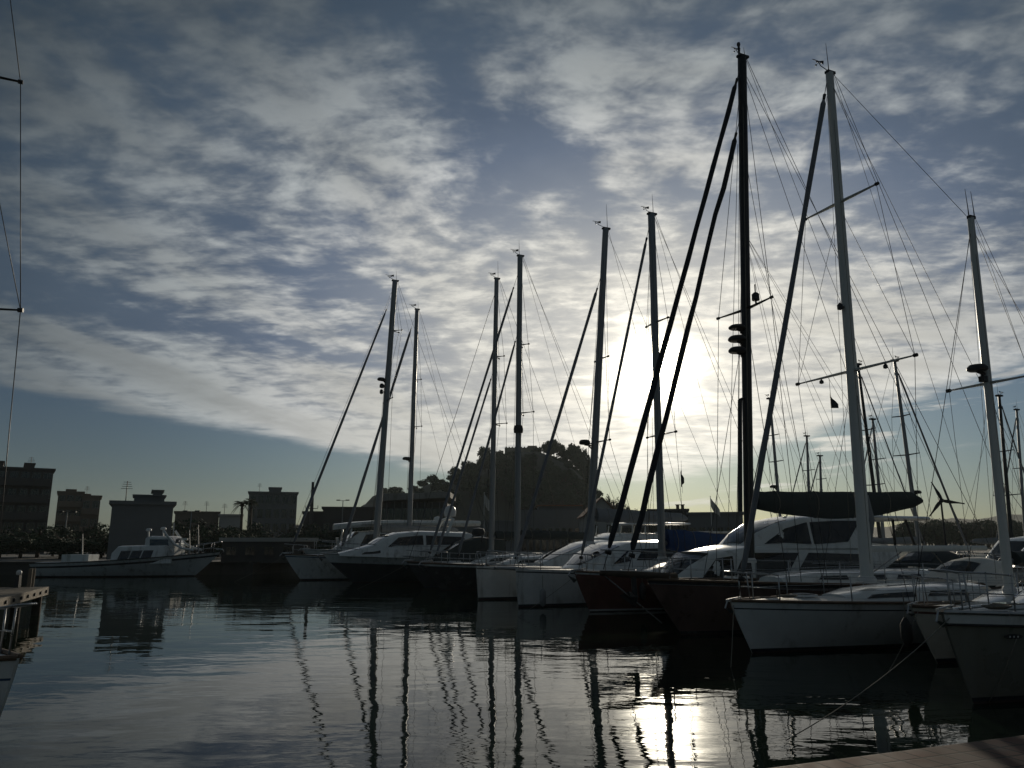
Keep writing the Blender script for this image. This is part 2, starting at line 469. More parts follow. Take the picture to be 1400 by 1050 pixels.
class Boat(Thing):
    """bow tip stands over world point (X, Y); local x = 0 amidships, bow at +L/2"""
    def __init__(self, name, label, cat, bow_px, bow_y, L, B, h=None, group=None):
        h = (h or ROW_H).normalized()
        X = (bow_px - 700.0) / FPX * bow_y / (CT + ST * 0.2) * 0.0 + at_y(bow_px, 775, bow_y).x
        self.h = h; self.bow = Vector((X, bow_y, 0)); self.L = L; self.B = B
        c = self.bow - h * (L / 2)
        super().__init__(name, label, cat, (c.x, c.y, 0), math.atan2(h.y, h.x), group)
    def hull(self, fb, fs, topside, bottom='antifoul', boot='boot_dark', rake=0.9, flare=1.0, stern=0.8, transom_rake=-0.25,
             sheer_sag=0.06, full=0.55, stripe=None, stripe_z=(0.10, 0.16), deckmat='gelcoat_deck', toe='teak', camber=0.10, bulwark=0.0, plumb=False, wing=0.0, name='hull'):
        L, B = self.L, self.B
        self.fb, self.fs = fb, fs
        NS = 22
        ss = [(i / NS) ** 1.25 for i in range(NS + 1)]
        def hb(s):
            if s <= full:
                t = s / full
                e = 1 - (1 - t) ** (2.1 if not plumb else 2.6)
            else:
                t = (s - full) / (1 - full)
                e = 1 - (1 - stern) * t * t
            return max(0.025, B / 2 * e)
        def zs(s):
            return fb + (fs - fb) * s - sheer_sag * 4 * s * (1 - s) * min(1.0, fb)
        self.hb, self.zs = hb, zs
        base = [-0.35, -0.12, 0.035, 0.10]
        rows = []
        vals = []
        for s in ss:
            z1 = zs(s)
            zz = list(base) + [0.10 + (z1 - 0.10) * t for t in (0.2, 0.42, 0.62, 0.78, 0.90, 1.0)]
            if stripe:
                zz[-3] = z1 - stripe_z[1]; zz[-2] = z1 - stripe_z[0]
            w = hb(s)
            left = []
            for z in zz:
                v = (z + 0.35) / (z1 + 0.35)
                k = 0.62 * (1 - s) ** 1.5 * flare + 0.20      # fine forward, full aft
                y = w * max(0.0, v) ** k if v > 0 else 0
                xx = L / 2 - s * L - rake * (1 - min(1.0, max(0, (z + 0.1) / (z1 + 0.1)))) ** 1.15 * (1 - s) ** 4
                xx += transom_rake * (z / z1 - 0.5) * s ** 6 if transom_rake else 0
                left.append(Vector((xx, y, z)))
            vals.append(left)
        m = MB()
        nb = len(vals[0])
        for sg in (1, -1):
            rws = [[Vector((p.x, sg * p.y, p.z)) for p in col] for col in vals]
            n = nb; b0 = len(m.v)
            vs = [p for r in rws for p in r]
            m.v.extend(vs)
            for i in range(len(rws) - 1):
                for k in range(n - 1):
                    m.f.append([b0 + i * n + k, b0 + i * n + k + 1, b0 + (i + 1) * n + k + 1, b0 + (i + 1) * n + k])
                    mi = 0
                    if k < 2: mi = 1
                    elif k == 2: mi = 2
                    elif stripe and k == n - 3: mi = 3
                    m.mi.append(mi)
        # keel closing, transom and stem caps
        last = vals[-1]
        ring = [Vector((p.x, p.y, p.z)) for p in last] + [Vector((p.x, -p.y, p.z)) for p in reversed(last)]
        m.add(ring, [tuple(range(len(ring)))], 0)
        first = vals[0]
        ring = [Vector((p.x, p.y, p.z)) for p in first] + [Vector((p.x, -p.y, p.z)) for p in reversed(first)]
        m.add(ring, [tuple(range(len(ring)))], 0)
        kb = [r[0] for r in vals]
        m.grid([[Vector((p.x, p.y, p.z)) for p in kb], [Vector((p.x, -p.y, p.z)) for p in kb]], 1)
        self.hullob = m.build(name, [topside, bottom, boot, stripe or topside], self.o, auto=40)
        # deck
        d = MB(); rws = []
        for i, s in enumerate(ss):
            p = vals[i][-1]; w = p.y * 0.985
            dz = -0.015 - bulwark
            rws.append([Vector((p.x, w * u, p.z + dz + camber * (1 - u * u) * min(1, w))) for u in (-1, -0.8, -0.45, 0, 0.45, 0.8, 1)])
        d.grid(rws)
        d.build('deck', deckmat, self.o, auto=40)
        if toe:
            for sg in (1, -1):
                t = MB(); t.tube([Vector((vals[i][-1].x, sg * vals[i][-1].y, vals[i][-1].z + 0.01)) for i in range(len(ss))], 0.028 + 0.001 * L, 6)
                t.build('rubbing_strake', toe, self.o, smooth=True)
        self.side = vals
    def deck_z(self, x, y=0):
        s = min(1, max(0, (self.L / 2 - x) / self.L))
        w = self.hb(s)
        return self.zs(s) - 0.015 + 0.10 * (1 - min(1, (y / w) ** 2)) * min(1, w)
    # -------------------------------------------------------------- house: trapezoid sections joined along x
    def house(self, secs, m, name='cabin', edge=0.12, parent=None, tilt=0.0):
        """secs: (x, z_bottom, z_top, half_bottom, half_top)"""
        rows = []
        for (x, z0, z1, wb, wt) in secs:
            e = min(edge, (z1 - z0) * 0.45, wt * 0.4)
            row = [Vector((x, -wb, z0)), Vector((x, -wt - (wb - wt) * e / max(0.05, z1 - z0), z1 - e)), Vector((x, -wt + e * 0.3, z1 - e * 0.3)), Vector((x, -wt + e, z1)),
                   Vector((x, -wt * 0.4, z1 + 0.05 * wt)), Vector((x, wt * 0.4, z1 + 0.05 * wt)),
                   Vector((x, wt - e, z1)), Vector((x, wt - e * 0.3, z1 - e * 0.3)), Vector((x, wt + (wb - wt) * e / max(0.05, z1 - z0), z1 - e)), Vector((x, wb, z0))]
            rows.append(row)
        b = MB(); b.grid(rows)
        b.add(rows[0], [tuple(range(10))]); b.add(rows[-1], [tuple(range(10))])
        o = b.build(name, m, parent or self.o, auto=35)
        o['_'] = 0; del o['_']
        return secs, o
    def _sec(self, secs, x):
        s = sorted(secs, key=lambda q: q[0])
        if x <= s[0][0]: return s[0]
        for a, b in zip(s, s[1:]):
            if x <= b[0]:
                t = (x - a[0]) / max(1e-6, b[0] - a[0])
                return tuple(a[i] + (b[i] - a[i]) * t for i in range(5))
        return s[-1]
    def side_patch(self, ho, pts, m='glass', name='window', th=0.02, sides=(1, -1), n=8):
        """pts: outline corners as (x, v) on the side face of a house; first half is the lower edge, second half the upper edge, front to back"""
        secs, par = ho
        lo, hi = pts
        for sg in sides:
            a, b = [], []
            for k in range(n + 1):
                t = k / n
                xl = interp_xy(lo, t); xh = interp_xy(hi, t)
                for (x, v), lst in ((xl, a), (xh, b)):
                    q = self._sec(secs, x)
                    z = q[1] + (q[2] - q[1]) * v
                    y = q[3] + (q[4] - q[3]) * v
                    lst.append((x, y, z))
            g = MB()
            out = [[Vector((x, sg * (y + th), z)) for (x, y, z) in l] for l in (a, b)]
            inn = [[Vector((x, sg * (y - 0.03), z)) for (x, y, z) in l] for l in (a, b)]
            g.grid([out[0], out[1], inn[1], inn[0], out[0]])
            g.add([out[0][0], out[1][0], inn[1][0], inn[0][0]], [(0, 1, 2, 3)])
            g.add([out[0][-1], out[1][-1], inn[1][-1], inn[0][-1]], [(0, 1, 2, 3)])
            g.build(name, m, par)
    def screen(self, ho, x0, x1, u0, u1, m='glass', name='windscreen', th=0.02):
        """patch on the sloping front face between stations x0 (low, forward) and x1 (high)"""
        secs, par = ho
        rows = []
        for k in range(5):
            x = x0 + (x1 - x0) * k / 4
            q = self._sec(secs, x)
            w = max(0.02, q[4] - 0.14)
            rows.append([Vector((x + th * 0.7, w * (u0 + (u1 - u0) * j / 6), q[2] + th + 0.05 * q[4] * (1 - (abs(u0 + (u1 - u0) * j / 6)) ** 2))) for j in range(7)])
        g = MB(); g.grid(rows)
        low = [[p - Vector((0.02, 0, 0.06)) for p in r] for r in rows]
        g.grid(low)
        edge = rows[0] + [r[-1] for r in rows[1:]] + rows[-1][-2::-1] + [r[0] for r in rows[-2:0:-1]]
        edl = [p - Vector((0.02, 0, 0.06)) for p in edge]
        g.grid([edge, edl], 0, True)
        g.build(name, m, par, auto=30)
    # -------------------------------------------------------------- rails
    def rail(self, x0, x1, h=0.6, inset=0.06, step=1.6, r=0.014, pulpit=True, lines=2, mat_='steel', sides=(1, -1)):
        """stanchions and lifelines from x0 (forward) to x1 (aft) on both sides, and a bow pulpit"""
        def edge(x, sg):
            s = min(1, max(0, (self.L / 2 - x) / self.L))
            w = max(0.0, self.hb(s) - inset)
            return Vector((x, sg * w, self.zs(s)))
        n = max(2, int(round((x0 - x1) / step)))
        for sg in sides:
            top = []
            for i in range(n + 1):
                x = x0 + (x1 - x0) * i / n
                p = edge(x, sg); top.append(p)
                st = MB(); st.tube([p - Vector((0, 0, 0.03)), p + Vector((0, 0, h))], r * 1.1, 6)
                st.build('stanchion', mat_, self.o, smooth=True)
            for l in range(lines):
                z = h * (1 - 0.48 * l) - 0.02
                pp = []
                for a, b in zip(top, top[1:]):
                    for t in (0, 0.5): 
                        q = a + (b - a) * t; q = Vector((q.x, q.y, q.z + z - (0.012 if t else 0))); pp.append(q)
                pp.append(Vector((top[-1].x, top[-1].y, top[-1].z + z)))
                w = MB(); w.tube(pp, r * (0.42 if lines > 1 else 1.0), 5)
                w.build('lifeline' if lines > 1 else 'handrail', mat_, self.o, smooth=True)
        if pulpit:
            tipx = self.L / 2 - 0.02
            a = [edge(x0, 1) + Vector((0, 0, h))]
            for t in (0.35, 0.7):
                x = x0 + (tipx - x0) * t; q = edge(x, 1); a.append(q + Vector((0, 0, h + 0.03)))
            tip = Vector((tipx + 0.10, 0, self.fb + h + 0.06))
            b = [Vector((p.x, -p.y, p.z)) for p in reversed(a)]
            pm = MB(); pm.tube(a + [Vector((tipx + 0.04, 0.14, tip.z)), Vector((tipx + 0.04, -0.14, tip.z))] + b, r * 1.25, 8)
            po = pm.build('pulpit', mat_, self.o, smooth=True)
            for sg in (1, -1):
                q = edge(x0 + (tipx - x0) * 0.6, sg)
                lg = MB(); lg.tube([q, q + Vector((0.05, -sg * 0.02, h + 0.03))], r * 1.1, 6); lg.build('pulpit_leg', mat_, po, smooth=True)
                a2 = [edge(x0, sg) + Vector((0, 0, h * 0.5)), edge(x0 + (tipx - x0) * 0.6, sg) + Vector((0.02, 0, h * 0.52))]
                lg = MB(); lg.tube(a2, r, 6); lg.build('pulpit_bar', mat_, po, smooth=True)
    def anchor(self, z=None, s=1.0):
        z = z if z is not None else self.fb
        x = self.L / 2
        m = MB()
        m.tube([Vector((x - 0.5 * s, 0, z + 0.10)), Vector((x + 0.12 * s, 0, z + 0.05)), Vector((x + 0.26 * s, 0, z - 0.15))], 0.03 * s, 6)
        m.add([Vector((x + 0.30 * s, 0, z - 0.12)), Vector((x - 0.02 * s, 0.20 * s, z - 0.30 * s)), Vector((x + 0.02 * s, 0, z - 0.42 * s)), Vector((x - 0.02 * s, -0.20 * s, z - 0.30 * s)), Vector((x + 0.10 * s, 0, z - 0.26 * s))],
              [(0, 1, 4), (1, 2, 4), (2, 3, 4), (3, 0, 4), (0, 1, 2, 3)])
        m.build('anchor', 'steel', self.o)
        r = MB(); r.box((x - 0.1 * s, 0, z + 0.03), (0.5 * s, 0.16 * s, 0.05)); r.build('bow_roller', 'steel', self.o)
    # -------------------------------------------------------------- mast and rigging
    def mast(self, base_px, top_px, top_py, d0, d1, material='alloy', zbase=None, depth=None, spreaders=(), sweep=15.0, foot_at=None):
        """place the mast where its foot is seen at base_px along the centre line; top seen at (top_px, top_py). d0, d1: widths in photo pixels"""
        zb = zbase if zbase is not None else 1.2
        lo, hi = 0.0, self.L
        for _ in range(50):
            s = (lo + hi) / 2
            p = self.bow - self.h * s + Vector((0, 0, zb + 1.0))
            if project(p)[0] < base_px: lo = s
            else: hi = s
        b = self.bow - self.h * s
        dirn = ray(top_px, top_py)
        # masthead on the boat's own athwartships-vertical plane through the foot, raked a little if need be
        k = b.y / dirn.y
        top = Vector((dirn.x * k, b.y, CAM_H + dirn.z * k))
        self.mb = self.loc(Vector((b.x, b.y, zb))); self.mt = self.loc(top)
        self.mH = (self.mt - self.mb).length
        f0 = (Vector((b.x, b.y, zb)) - Vector((0, 0, CAM_H))).length; f1 = (top - Vector((0, 0, CAM_H))).length
        r0 = 0.76 * d0 / 2 / FPX * f0; r1 = 0.84 * d1 / 2 / FPX * f1
        self.mr = r0
        m = MB()
        n = 9
        pts = [self.mb + (self.mt - self.mb) * (i / n) for i in range(n + 1)]
        m.tube(pts, [r0 + (r1 - r0) * (i / n) ** 1.2 for i in range(n + 1)], 14)
        self.mo = m.build('mast', material, self.o, auto=50)
        cap = MB(); c = self.mt
        cap.box(c + Vector((-0.03, 0, 0.02)), (r1 * 2.7, r1 * 1.3, 0.08))
        cap.build('masthead', 'plastic_dark', self.mo)
        g = MB()
        g.lathe(self.mb + Vector((0, 0, -0.02)), [(r0 * 1.35, 0), (r0 * 1.4, 0.06), (r0 * 1.1, 0.14), (r0 * .9, .14)], 14)
        g.build('mast_collar', 'plastic_white', self.mo, auto=50)
        self.sp = []
        for (py, ln, kw) in spreaders:
            f = self.frac(py)
            p = self.mp(f)
            sw = R(kw.get('sweep', sweep)); rise = kw.get('rise', 0.03)
            tips = []
            for sg in (1, -1):
                tip = p + Vector((-math.sin(sw) * ln, sg * math.cos(sw) * ln, rise * ln))
                q = MB(); q.tube([p, p + (tip - p) * 0.5, tip], [0.05 + 0.002 * self.L, 0.042 + 0.001 * self.L, 0.035], 8, squash=(1.0, 0.6))
                so = q.build('spreader', material if material != 'alloy' else 'alloy', self.mo, smooth=True)
                e = MB(); e.tube([tip - (tip - p).normalized() * 0.03, tip + (tip - p).normalized() * 0.07], 0.05, 8); e.build('spreader_tip', 'plastic_dark', self.mo, smooth=True)
                tips.append(tip)
            self.sp.append((f, tips))
        return self
    def mp(self, f):
        return self.mb + (self.mt - self.mb) * f
    def frac(self, py):
        lo, hi = 0.0, 1.0
        for _ in range(40):
            f = (lo + hi) / 2
            if project(self.wld(self.mp(f)))[1] > py: lo = f
            else: hi = f
        return lo
    def wire(self, a, b, r=0.008, name='shroud', m='wire', sag=0.0, mid=None):
        pts = [Vector(a)] + ([Vector(q) for q in mid] if mid else []) + [Vector(b)]
        if sag:
            pts = [Vector(a) + (Vector(b) - Vector(a)) * (i / 10) - Vector((0, 0, sag * 4 * (i / 10) * (1 - i / 10))) for i in range(11)]
        w = MB(); w.tube(pts, r, 5)
        return w.build(name, m, self.o, smooth=True)
    def shrouds(self, r=0.009, inset=0.1, lower=True, dx=0.25, top=0.985):
        mbx = self.mb.x
        for i, sg in enumerate((1, -1)):
            ch = Vector((mbx - dx, sg * (self.hb((self.L / 2 - mbx + dx) / self.L) - inset), self.deck_z(mbx, 0) - 0.05))
            mid = [tips[i] for (f, tips) in sorted(self.sp, key=lambda q: -q[0])]
            self.wire(self.mp(top), ch, r, 'shroud', mid=mid)
            if lower and self.sp:
                f = sorted(self.sp, key=lambda q: q[0])[0][0]
                self.wire(self.mp(f - 0.01), ch + Vector((0.35, 0, 0)), r, 'lower_shroud')
                if len(self.sp) > 1:
                    f2, t2 = sorted(self.sp, key=lambda q: q[0])[1]
                    t1 = sorted(self.sp, key=lambda q: q[0])[0][1][i]
                    self.wire(self.mp(f2 - 0.01), t1, r * 0.9, 'diagonal_shroud')
    def forestay(self, top_f, foot, d_low, d_top, m='sail_furled', bare=0.06, name='furled_headsail', wave=0.0, cut=None):
        """a headsail rolled round its stay; widths in photo pixels; foot in local coordinates"""
        a = self.mp(top_f) + Vector((self.mr * 0.9, 0, 0)); b = Vector(foot)
        dist = lambda p: (self.wld(p) - Vector((0, 0, CAM_H))).length
        self.wire(a, b, 0.012, 'forestay')
        n = 14
        pts, rad = [], []
        rng = random.Random(int(top_f * 1000) + int(foot[0] * 10))
        ts = [0.0, 0.012] + [i / n for i in range(1, n)] + [0.985, 1.0]
        for i, t0 in enumerate(ts):
            t = bare + (0.965 - bare) * t0
            p = a + (b - a) * t
            p = p + Vector((rng.uniform(-1, 1), rng.uniform(-1, 1), 0)) * wave
            d = d_top + (d_low - d_top) * t
            rr = 0.86 * d / 2 / FPX * dist(p)
            rr *= 1 + rng.uniform(-0.1, 0.1)
            if i in (0, len(ts) - 1): rr *= 0.45
            pts.append(p); rad.append(rr)
        s = MB(); s.tube(pts, rad, 10); so = s.build(name, m, self.o, smooth=True)
        dr = MB(); p = a + (b - a) * 0.975; ax = (a - b).normalized()
        dr.tube([p, p + ax * 0.10], [rad[-1] * 1.6 + 0.03] * 2, 10); dr.build('furling_drum', 'plastic_dark', so, smooth=True)
        p = a + (b - a) * (bare - 0.012)
        dr = MB(); dr.tube([p, p - ax * 0.22], [0.05, 0.04], 8); dr.build('halyard_swivel', 'plastic_dark', so, smooth=True)
        return so
    def backstay(self, r=0.009, x=None, split=False):
        x = -self.L / 2 + 0.15 if x is None else x
        zt = self.zs(1.0) + 0.05
        a = self.mt + Vector((-0.2, 0, 0))
        if split:
            j = a + (Vector((x, 0, zt)) - a) * 0.78
            self.wire(a, j, r, 'backstay')
            for sg in (1, -1): self.wire(j, Vector((x, sg * self.B * 0.33, zt)), r, 'backstay')
        else:
            self.wire(a, Vector((x, 0, zt)), r, 'backstay')
    def topping(self, boom_end, r=0.006):
        self.wire(self.mt + Vector((-0.15, 0, 0)), boom_end, r, 'topping_lift', 'rope')
    def halyards(self, n=2, r=0.007):
        for k in range(n):
            sg = 1 if k % 2 else -1
            o = Vector((self.mr * (0.9 + 0.5 * k), sg * self.mr * (1.3 + 0.5 * k), 0))
            self.wire(self.mp(0.97 - 0.08 * k) + o * 0.4, self.mp(0.03) + o * 1.4, r, 'halyard', 'rope')
    def boom(self, length, z, rise=0.0, r=0.08, m='alloy', cover=None, ch=(0.35, 0.22), droop=0.06, at0=0.12, yaw=0.0):
        a = self.mb + Vector((-self.mr - 0.02, 0, 0)); a.z = z
        # follow the raked mast
        f = (z - self.mb.z) / (self.mt.z - self.mb.z); q = self.mp(f); a = Vector((q.x - self.mr * 0.8, q.y, z))
        d = Vector((-math.cos(yaw), math.sin(yaw), rise)).normalized()
        b = a + d * length
        self.boom_a, self.boom_b = a, b
        m_ = MB(); m_.tube([a, a + (b - a) * 0.5, b], [r, r, r * 0.85], 10, squash=(0.8, 1.15)); bo = m_.build('boom', m, self.o, auto=50)
        g = MB(); g.tube([a + Vector((0.1, 0, 0)), a - Vector((0.1, 0, 0))], r * 0.7, 8); g.build('gooseneck', 'steel', bo)
        if cover:
            rows = []; n = 18; rng = random.Random(int(length * 100))
            for i in range(n + 1):
                t = i / n
                p = a + (b - a) * (at0 / length + t * (1 - at0 / length) * 1.01)
                h = ch[0] + (ch[1] - ch[0]) * t
                if i == n: h *= 0.45
                w = 0.16 + 0.10 * (1 - t)
                up = h * 0.92 + rng.uniform(-0.02, 0.02) * h * 2
                dn = h * 0.34 + droop * math.sin(math.pi * t) + 0.05 * abs(math.sin(t * 11.0)) * h
                row = []
                for (yy, zz) in ((0, up), (w * 0.45, up * 0.82), (w * 0.85, up * 0.30), (w * 0.8, -dn * 0.4), (w * 0.35, -dn), (0, -dn * 1.03)):
                    row.append(p + Vector((0, yy, zz)))
                full = row + [Vector((q.x, p.y - (q.y - p.y), q.z)) for q in reversed(row[1:-1])]
                rows.append(full)
            c = MB(); c.grid(rows, 0, True); c.add(rows[0], [tuple(range(len(rows[0])))]); c.add(rows[-1], [tuple(range(len(rows[-1])))])
            co = c.build('sail_cover', cover, self.o, auto=50)
            for t in (0.15, 0.38, 0.6, 0.82):
                i = int(t * n); 
                k = MB(); cen = sum((v for v in rows[i]), Vector()) / len(rows[i])
                k.tube([cen + (q - cen) * 1.015 for q in rows[i] + rows[i][:1]], 0.012, 5); k.build('cover_strap', 'rope', co)
        return bo
    def vane(self, dx=0.45, s=1.0):
        s *= 0.78; dx *= 0.85
        """wind vane, cups and whip aerial on the masthead"""
        p = self.mt + Vector((0, 0, 0.08))
        m = MB(); m.tube([p + Vector((0.1, 0, 0)), p + Vector((dx * 0.8, 0, 0.10 * s)), p + Vector((dx, 0, 0.28 * s))], 0.018 * s, 6)
        vo = m.build('wind_sensor', 'plastic_dark', self.mo, smooth=True)
        q = p + Vector((dx, 0, 0.28 * s))
        b = MB(); b.add([q + Vector((0.30 * s, 0, 0.02)), q + Vector((-0.05 * s, 0, 0.015)), q + Vector((-0.30 * s, 0.01, 0.10 * s)), q + Vector((-0.30 * s, -0.01, -0.07 * s)), q + Vector((-0.05 * s, 0, -0.015))],
                        [(0, 1, 4), (1, 2, 3, 4)])
        b.tube([q + Vector((0.3 * s, 0, 0)), q - Vector((0.28 * s, 0, 0))], 0.014 * s, 5)
        b.build('vane', 'plastic_dark', vo)
        c = MB()
        for k in range(3):
            an = 2.1 * k + 0.4
            e = q + Vector((math.cos(an) * 0.14 * s, math.sin(an) * 0.14 * s, -0.09 * s))
            c.tube([q + Vector((0, 0, -0.09 * s)), e], 0.009 * s, 4); c.lathe(e, [(0.001, 0.04 * s), (0.035 * s, 0.02 * s), (0.04 * s, -0.02 * s), (0.001, -0.04 * s)], 7)
        c.build('wind_cups', 'plastic_dark', vo)
    def aerial(self, h=1.0, dx=-0.1, dy=0.0, r=0.012):
        p = self.mt + Vector((dx, dy, 0.05))
        m = MB(); m.tube([p, p + Vector((0, 0, h * 0.3)), p + Vector((0.02, 0, h))], [r * 1.4, r, r * 0.5], 6); m.build('aerial', 'plastic_dark', self.mo, smooth=True)
    def radar(self, py, r=0.32, fwd=0.38, h=0.22, m='plastic_dark'):
        p = self.mp(self.frac(py)); c = p + Vector((fwd, 0, 0.06))
        b = MB(); b.tube([p - Vector((0, 0, 0.25)), p + Vector((fwd * 0.6, 0, -0.02))], 0.035, 6); b.tube([p + Vector((0, 0, -0.01)), c - Vector((0, 0, 0.02))], 0.04, 6)
        bo = b.build('radar_bracket', 'plastic_dark', self.mo)
        d = MB(); d.lathe(c, [(0.01, 0), (r * 0.85, 0.0), (r, h * 0.2), (r * 0.98, h * 0.55), (r * 0.75, h * 0.92), (0.01, h)], 18); d.build('radar_dome', m, bo, auto=50)
    def deck_gear(self, xs, m='plastic_dark'):
        for (x, y, s) in xs:
            z = self.deck_z(x, y)
            w = MB(); w.lathe(Vector((x, y, z - 0.01)), [(0.09 * s, 0), (0.08 * s, 0.04), (0.05 * s, 0.08 * s), (0.07 * s, 0.15 * s), (0.01, 0.16 * s)], 12); w.build('winch', 'steel', self.o, auto=50)
    def hatch(self, x, s=0.5, z=None):
        z = z if z is not None else self.deck_z(x)
        h = MB(); h.box((x, 0, z + 0.035), (s, s, 0.06), taper=0.93); ho = h.build('hatch', 'plastic_white', self.o)
        g = MB(); g.box((x, 0, z + 0.072), (s * 0.78, s * 0.78, 0.02)); g.build('hatch_glass', 'glass', ho)
    def sprayhood(self, x0, x1, z0, h, w, m='canvas_white', window=True):
        """curved canvas hood over the companionway, open at the back"""
        rows = []
        for i in range(7):
            t = i / 6
            x = x0 + (x1 - x0) * t
            hh = h * math.sin(min(1, 0.12 + t * 1.05) * math.pi / 2)
            rows.append([Vector((x, w * math.cos(a), z0 + hh * math.sin(a) ** 0.7 if math.sin(a) > 0 else z0)) for a in [math.pi * k / 12 for k in range(13)]])
        inner = [[Vector((p.x - 0.02, p.y * 0.97, z0 + (p.z - z0) * 0.96)) for p in r] for r in rows]
        g = MB(); g.grid(rows); g.grid(inner)
        g.grid([rows[-1], inner[-1]]); g.grid([rows[0], inner[0]])
        so = g.build('sprayhood', m, self.o, auto=60)
        if window:
            wr = []
            for i in (1, 2, 3):
                wr.append([rows[i][k] + Vector((0.02, 0, 0.012)) for k in range(4, 9)])
            q = MB(); q.grid(wr); q.build('clear_panel', 'glass', so)
    def bimini(self, x0, x1, z, w, m='canvas_dark'):
        rows = []
        for i in range(6):
            t = i / 5; x = x0 + (x1 - x0) * t
            rows.append([Vector((x, w * u, z + 0.12 * math.sin(math.pi * t) - 0.25 * abs(u) ** 3)) for u in (-1, -0.7, -0.35, 0, 0.35, 0.7, 1)])
        lo = [[p - Vector((0, 0, 0.025)) for p in r] for r in rows]
        g = MB(); g.grid(rows); g.grid(lo); g.grid([rows[0], lo[0]]); g.grid([rows[-1], lo[-1]]); g.grid([[r[0] for r in rows], [r[0] for r in lo]]); g.grid([[r[-1] for r in rows], [r[-1] for r in lo]])
        bo = g.build('bimini', m, self.o, auto=60)
        for sg in (1, -1):
            for i in (1, 4):
                p = rows[i][0 if sg < 0 else -1]
                f = MB(); f.tube([p, Vector(((x0 + x1) / 2, p.y, self.deck_z((x0 + x1) / 2, 0) - 0.05))], 0.018, 6); f.build('bimini_pole', 'steel', bo)
    def wheel(self, x, z, r=0.45):
        w = MB(); w.tube([Vector((x, r * math.cos(2 * math.pi * k / 20), z + r * math.sin(2 * math.pi * k / 20))) for k in range(21)], 0.018, 6)
        for k in range(6):
            a = math.pi * k / 3; w.tube([Vector((x, 0, z)), Vector((x, r * math.cos(a), z + r * math.sin(a)))], 0.01, 5)
        wo = w.build('steering_wheel', 'steel', self.o, smooth=True)
        p = MB(); zd = self.deck_z(x); p.box((x + 0.14, 0, (z + zd) / 2), (0.22, 0.28, z - zd + 0.2), taper=0.8); p.build('binnacle', 'plastic_white', self.o)
    def coachroof(self, x0, x1, h, w, m='gelcoat', wins=((0.12, 0.42), (0.5, 0.8)), slope=1.0, hw=None, wm='glass'):
        """low cabin top, sloping forward, with long dark side windows"""
        zd = lambda x: self.deck_z(x, 0) - 0.12
        secs = [(x0, zd(x0), zd(x0) + 0.16, w * 0.42, w * 0.34), (x0 - slope, zd(x0 - slope), zd(x0 - slope) + 0.12 + h * 0.72, w * 0.82, w * 0.66),
                ((x0 + x1) / 2, zd((x0 + x1) / 2), zd((x0 + x1) / 2) + 0.12 + h, w, w * 0.84), (x1, zd(x1), zd(x1) + 0.12 + h * 1.08, w, w * 0.84)]
        ho = self.house(secs, m, 'coachroof')
        Lh = x0 - x1
        for (a, b) in wins:
            xa, xb = x0 - Lh * a, x0 - Lh * b
            self.side_patch(ho, (((xa, 0.48), (xb, 0.46)), ((xa - 0.18, 0.80), (xb, 0.82))), wm)
        hr = MB()
        for sg in (1, -1):
            pp = []
            for k in range(9):
                x = x0 - slope - 0.3 - (Lh - slope - 0.6) * k / 8
                q = self._sec(secs, x); pp.append(Vector((x, sg * q[4] * 0.72, q[2] + (0.10 if k % 2 == 0 else 0.10))))
            t = MB(); t.tube(pp, 0.016, 6)
            t.build('grab_rail', 'steel', ho[1])
        return ho

def interp_xy(pts, t):
    n = len(pts) - 1
    i = min(n - 1, int(t * n)); f = t * n - i
    a, b = pts[i], pts[i + 1]
    return (a[0] + (b[0] - a[0]) * f, a[1] + (b[1] - a[1]) * f)

def n_bow(px, n):
    """forward distance of a bow seen at px whose berth lies at offset n across the row"""
    r = at_y(px, 775, 1.0).x
    return n / (-ROW_H.y * r + ROW_H.x)

def xs(b, px, z, y=0.0):
    """local x of the point of the fore-and-aft line (y, z) that is seen at photo column px"""
    lo, hi = -b.L * 1.2, b.L * 1.2
    inc = project(b.wld((lo, y, z)))[0] < project(b.wld((hi, y, z)))[0]
    for _ in range(60):
        m = (lo + hi) / 2
        if (project(b.wld((m, y, z)))[0] < px) == inc: lo = m
        else: hi = m
    return lo

BOATS = {}
SAILS = 'sailing yachts moored bows out in a row'
MOTORS = 'motor yachts moored in the row'

# ---- far sailing yacht with the leftmost mast
b = Boat('sailing_yacht', 'white sailing yacht with the leftmost tall mast of the row, bow beside open water', 'sailboat', 388, n_bow(388, -55.8), 16, 4.4, group=SAILS)
b.hull(1.75, 1.35, 'gelcoat', rake=1.3, stripe='hull_blue')
b.coachroof(b.L / 2 - 4.6, -3.5, 0.55, 1.45)
b.mast(514, 540, 384, 11.5, 8, zbase=2.0, spreaders=((548, 1.25, {}), (452, 0.8, {'sweep': 60})), sweep=5)
b.shrouds(0.012); b.halyards(2, 0.012)
b.forestay(0.93, (b.L / 2 - 0.35, 0, 1.85), 4.5, 3)
b.wire(b.mp(0.985), (b.L / 2 - 0.05, 0, 1.8), 0.010, 'outer_forestay')
b.backstay(0.012, split=True); b.boom(6.0, 3.4, cover='canvas_grey', ch=(0.45, 0.3)); b.topping(b.boom_b, 0.009)
b.vane(0.5, 1.4); b.aerial(0.8)
b.radar(522, 0.30, 0.5, 0.22); 
b.rail(b.L / 2 - 1.4, -b.L / 2 + 1.0, 0.65, step=2.2, r=0.02); b.anchor(1.8, 1.2); b.hatch(b.L / 2 - 3.0, 0.6)
b.wheel(-5.6, 2.1); b.sprayhood(-3.3, -4.9, 1.75, 0.9, 1.3, 'canvas_grey')
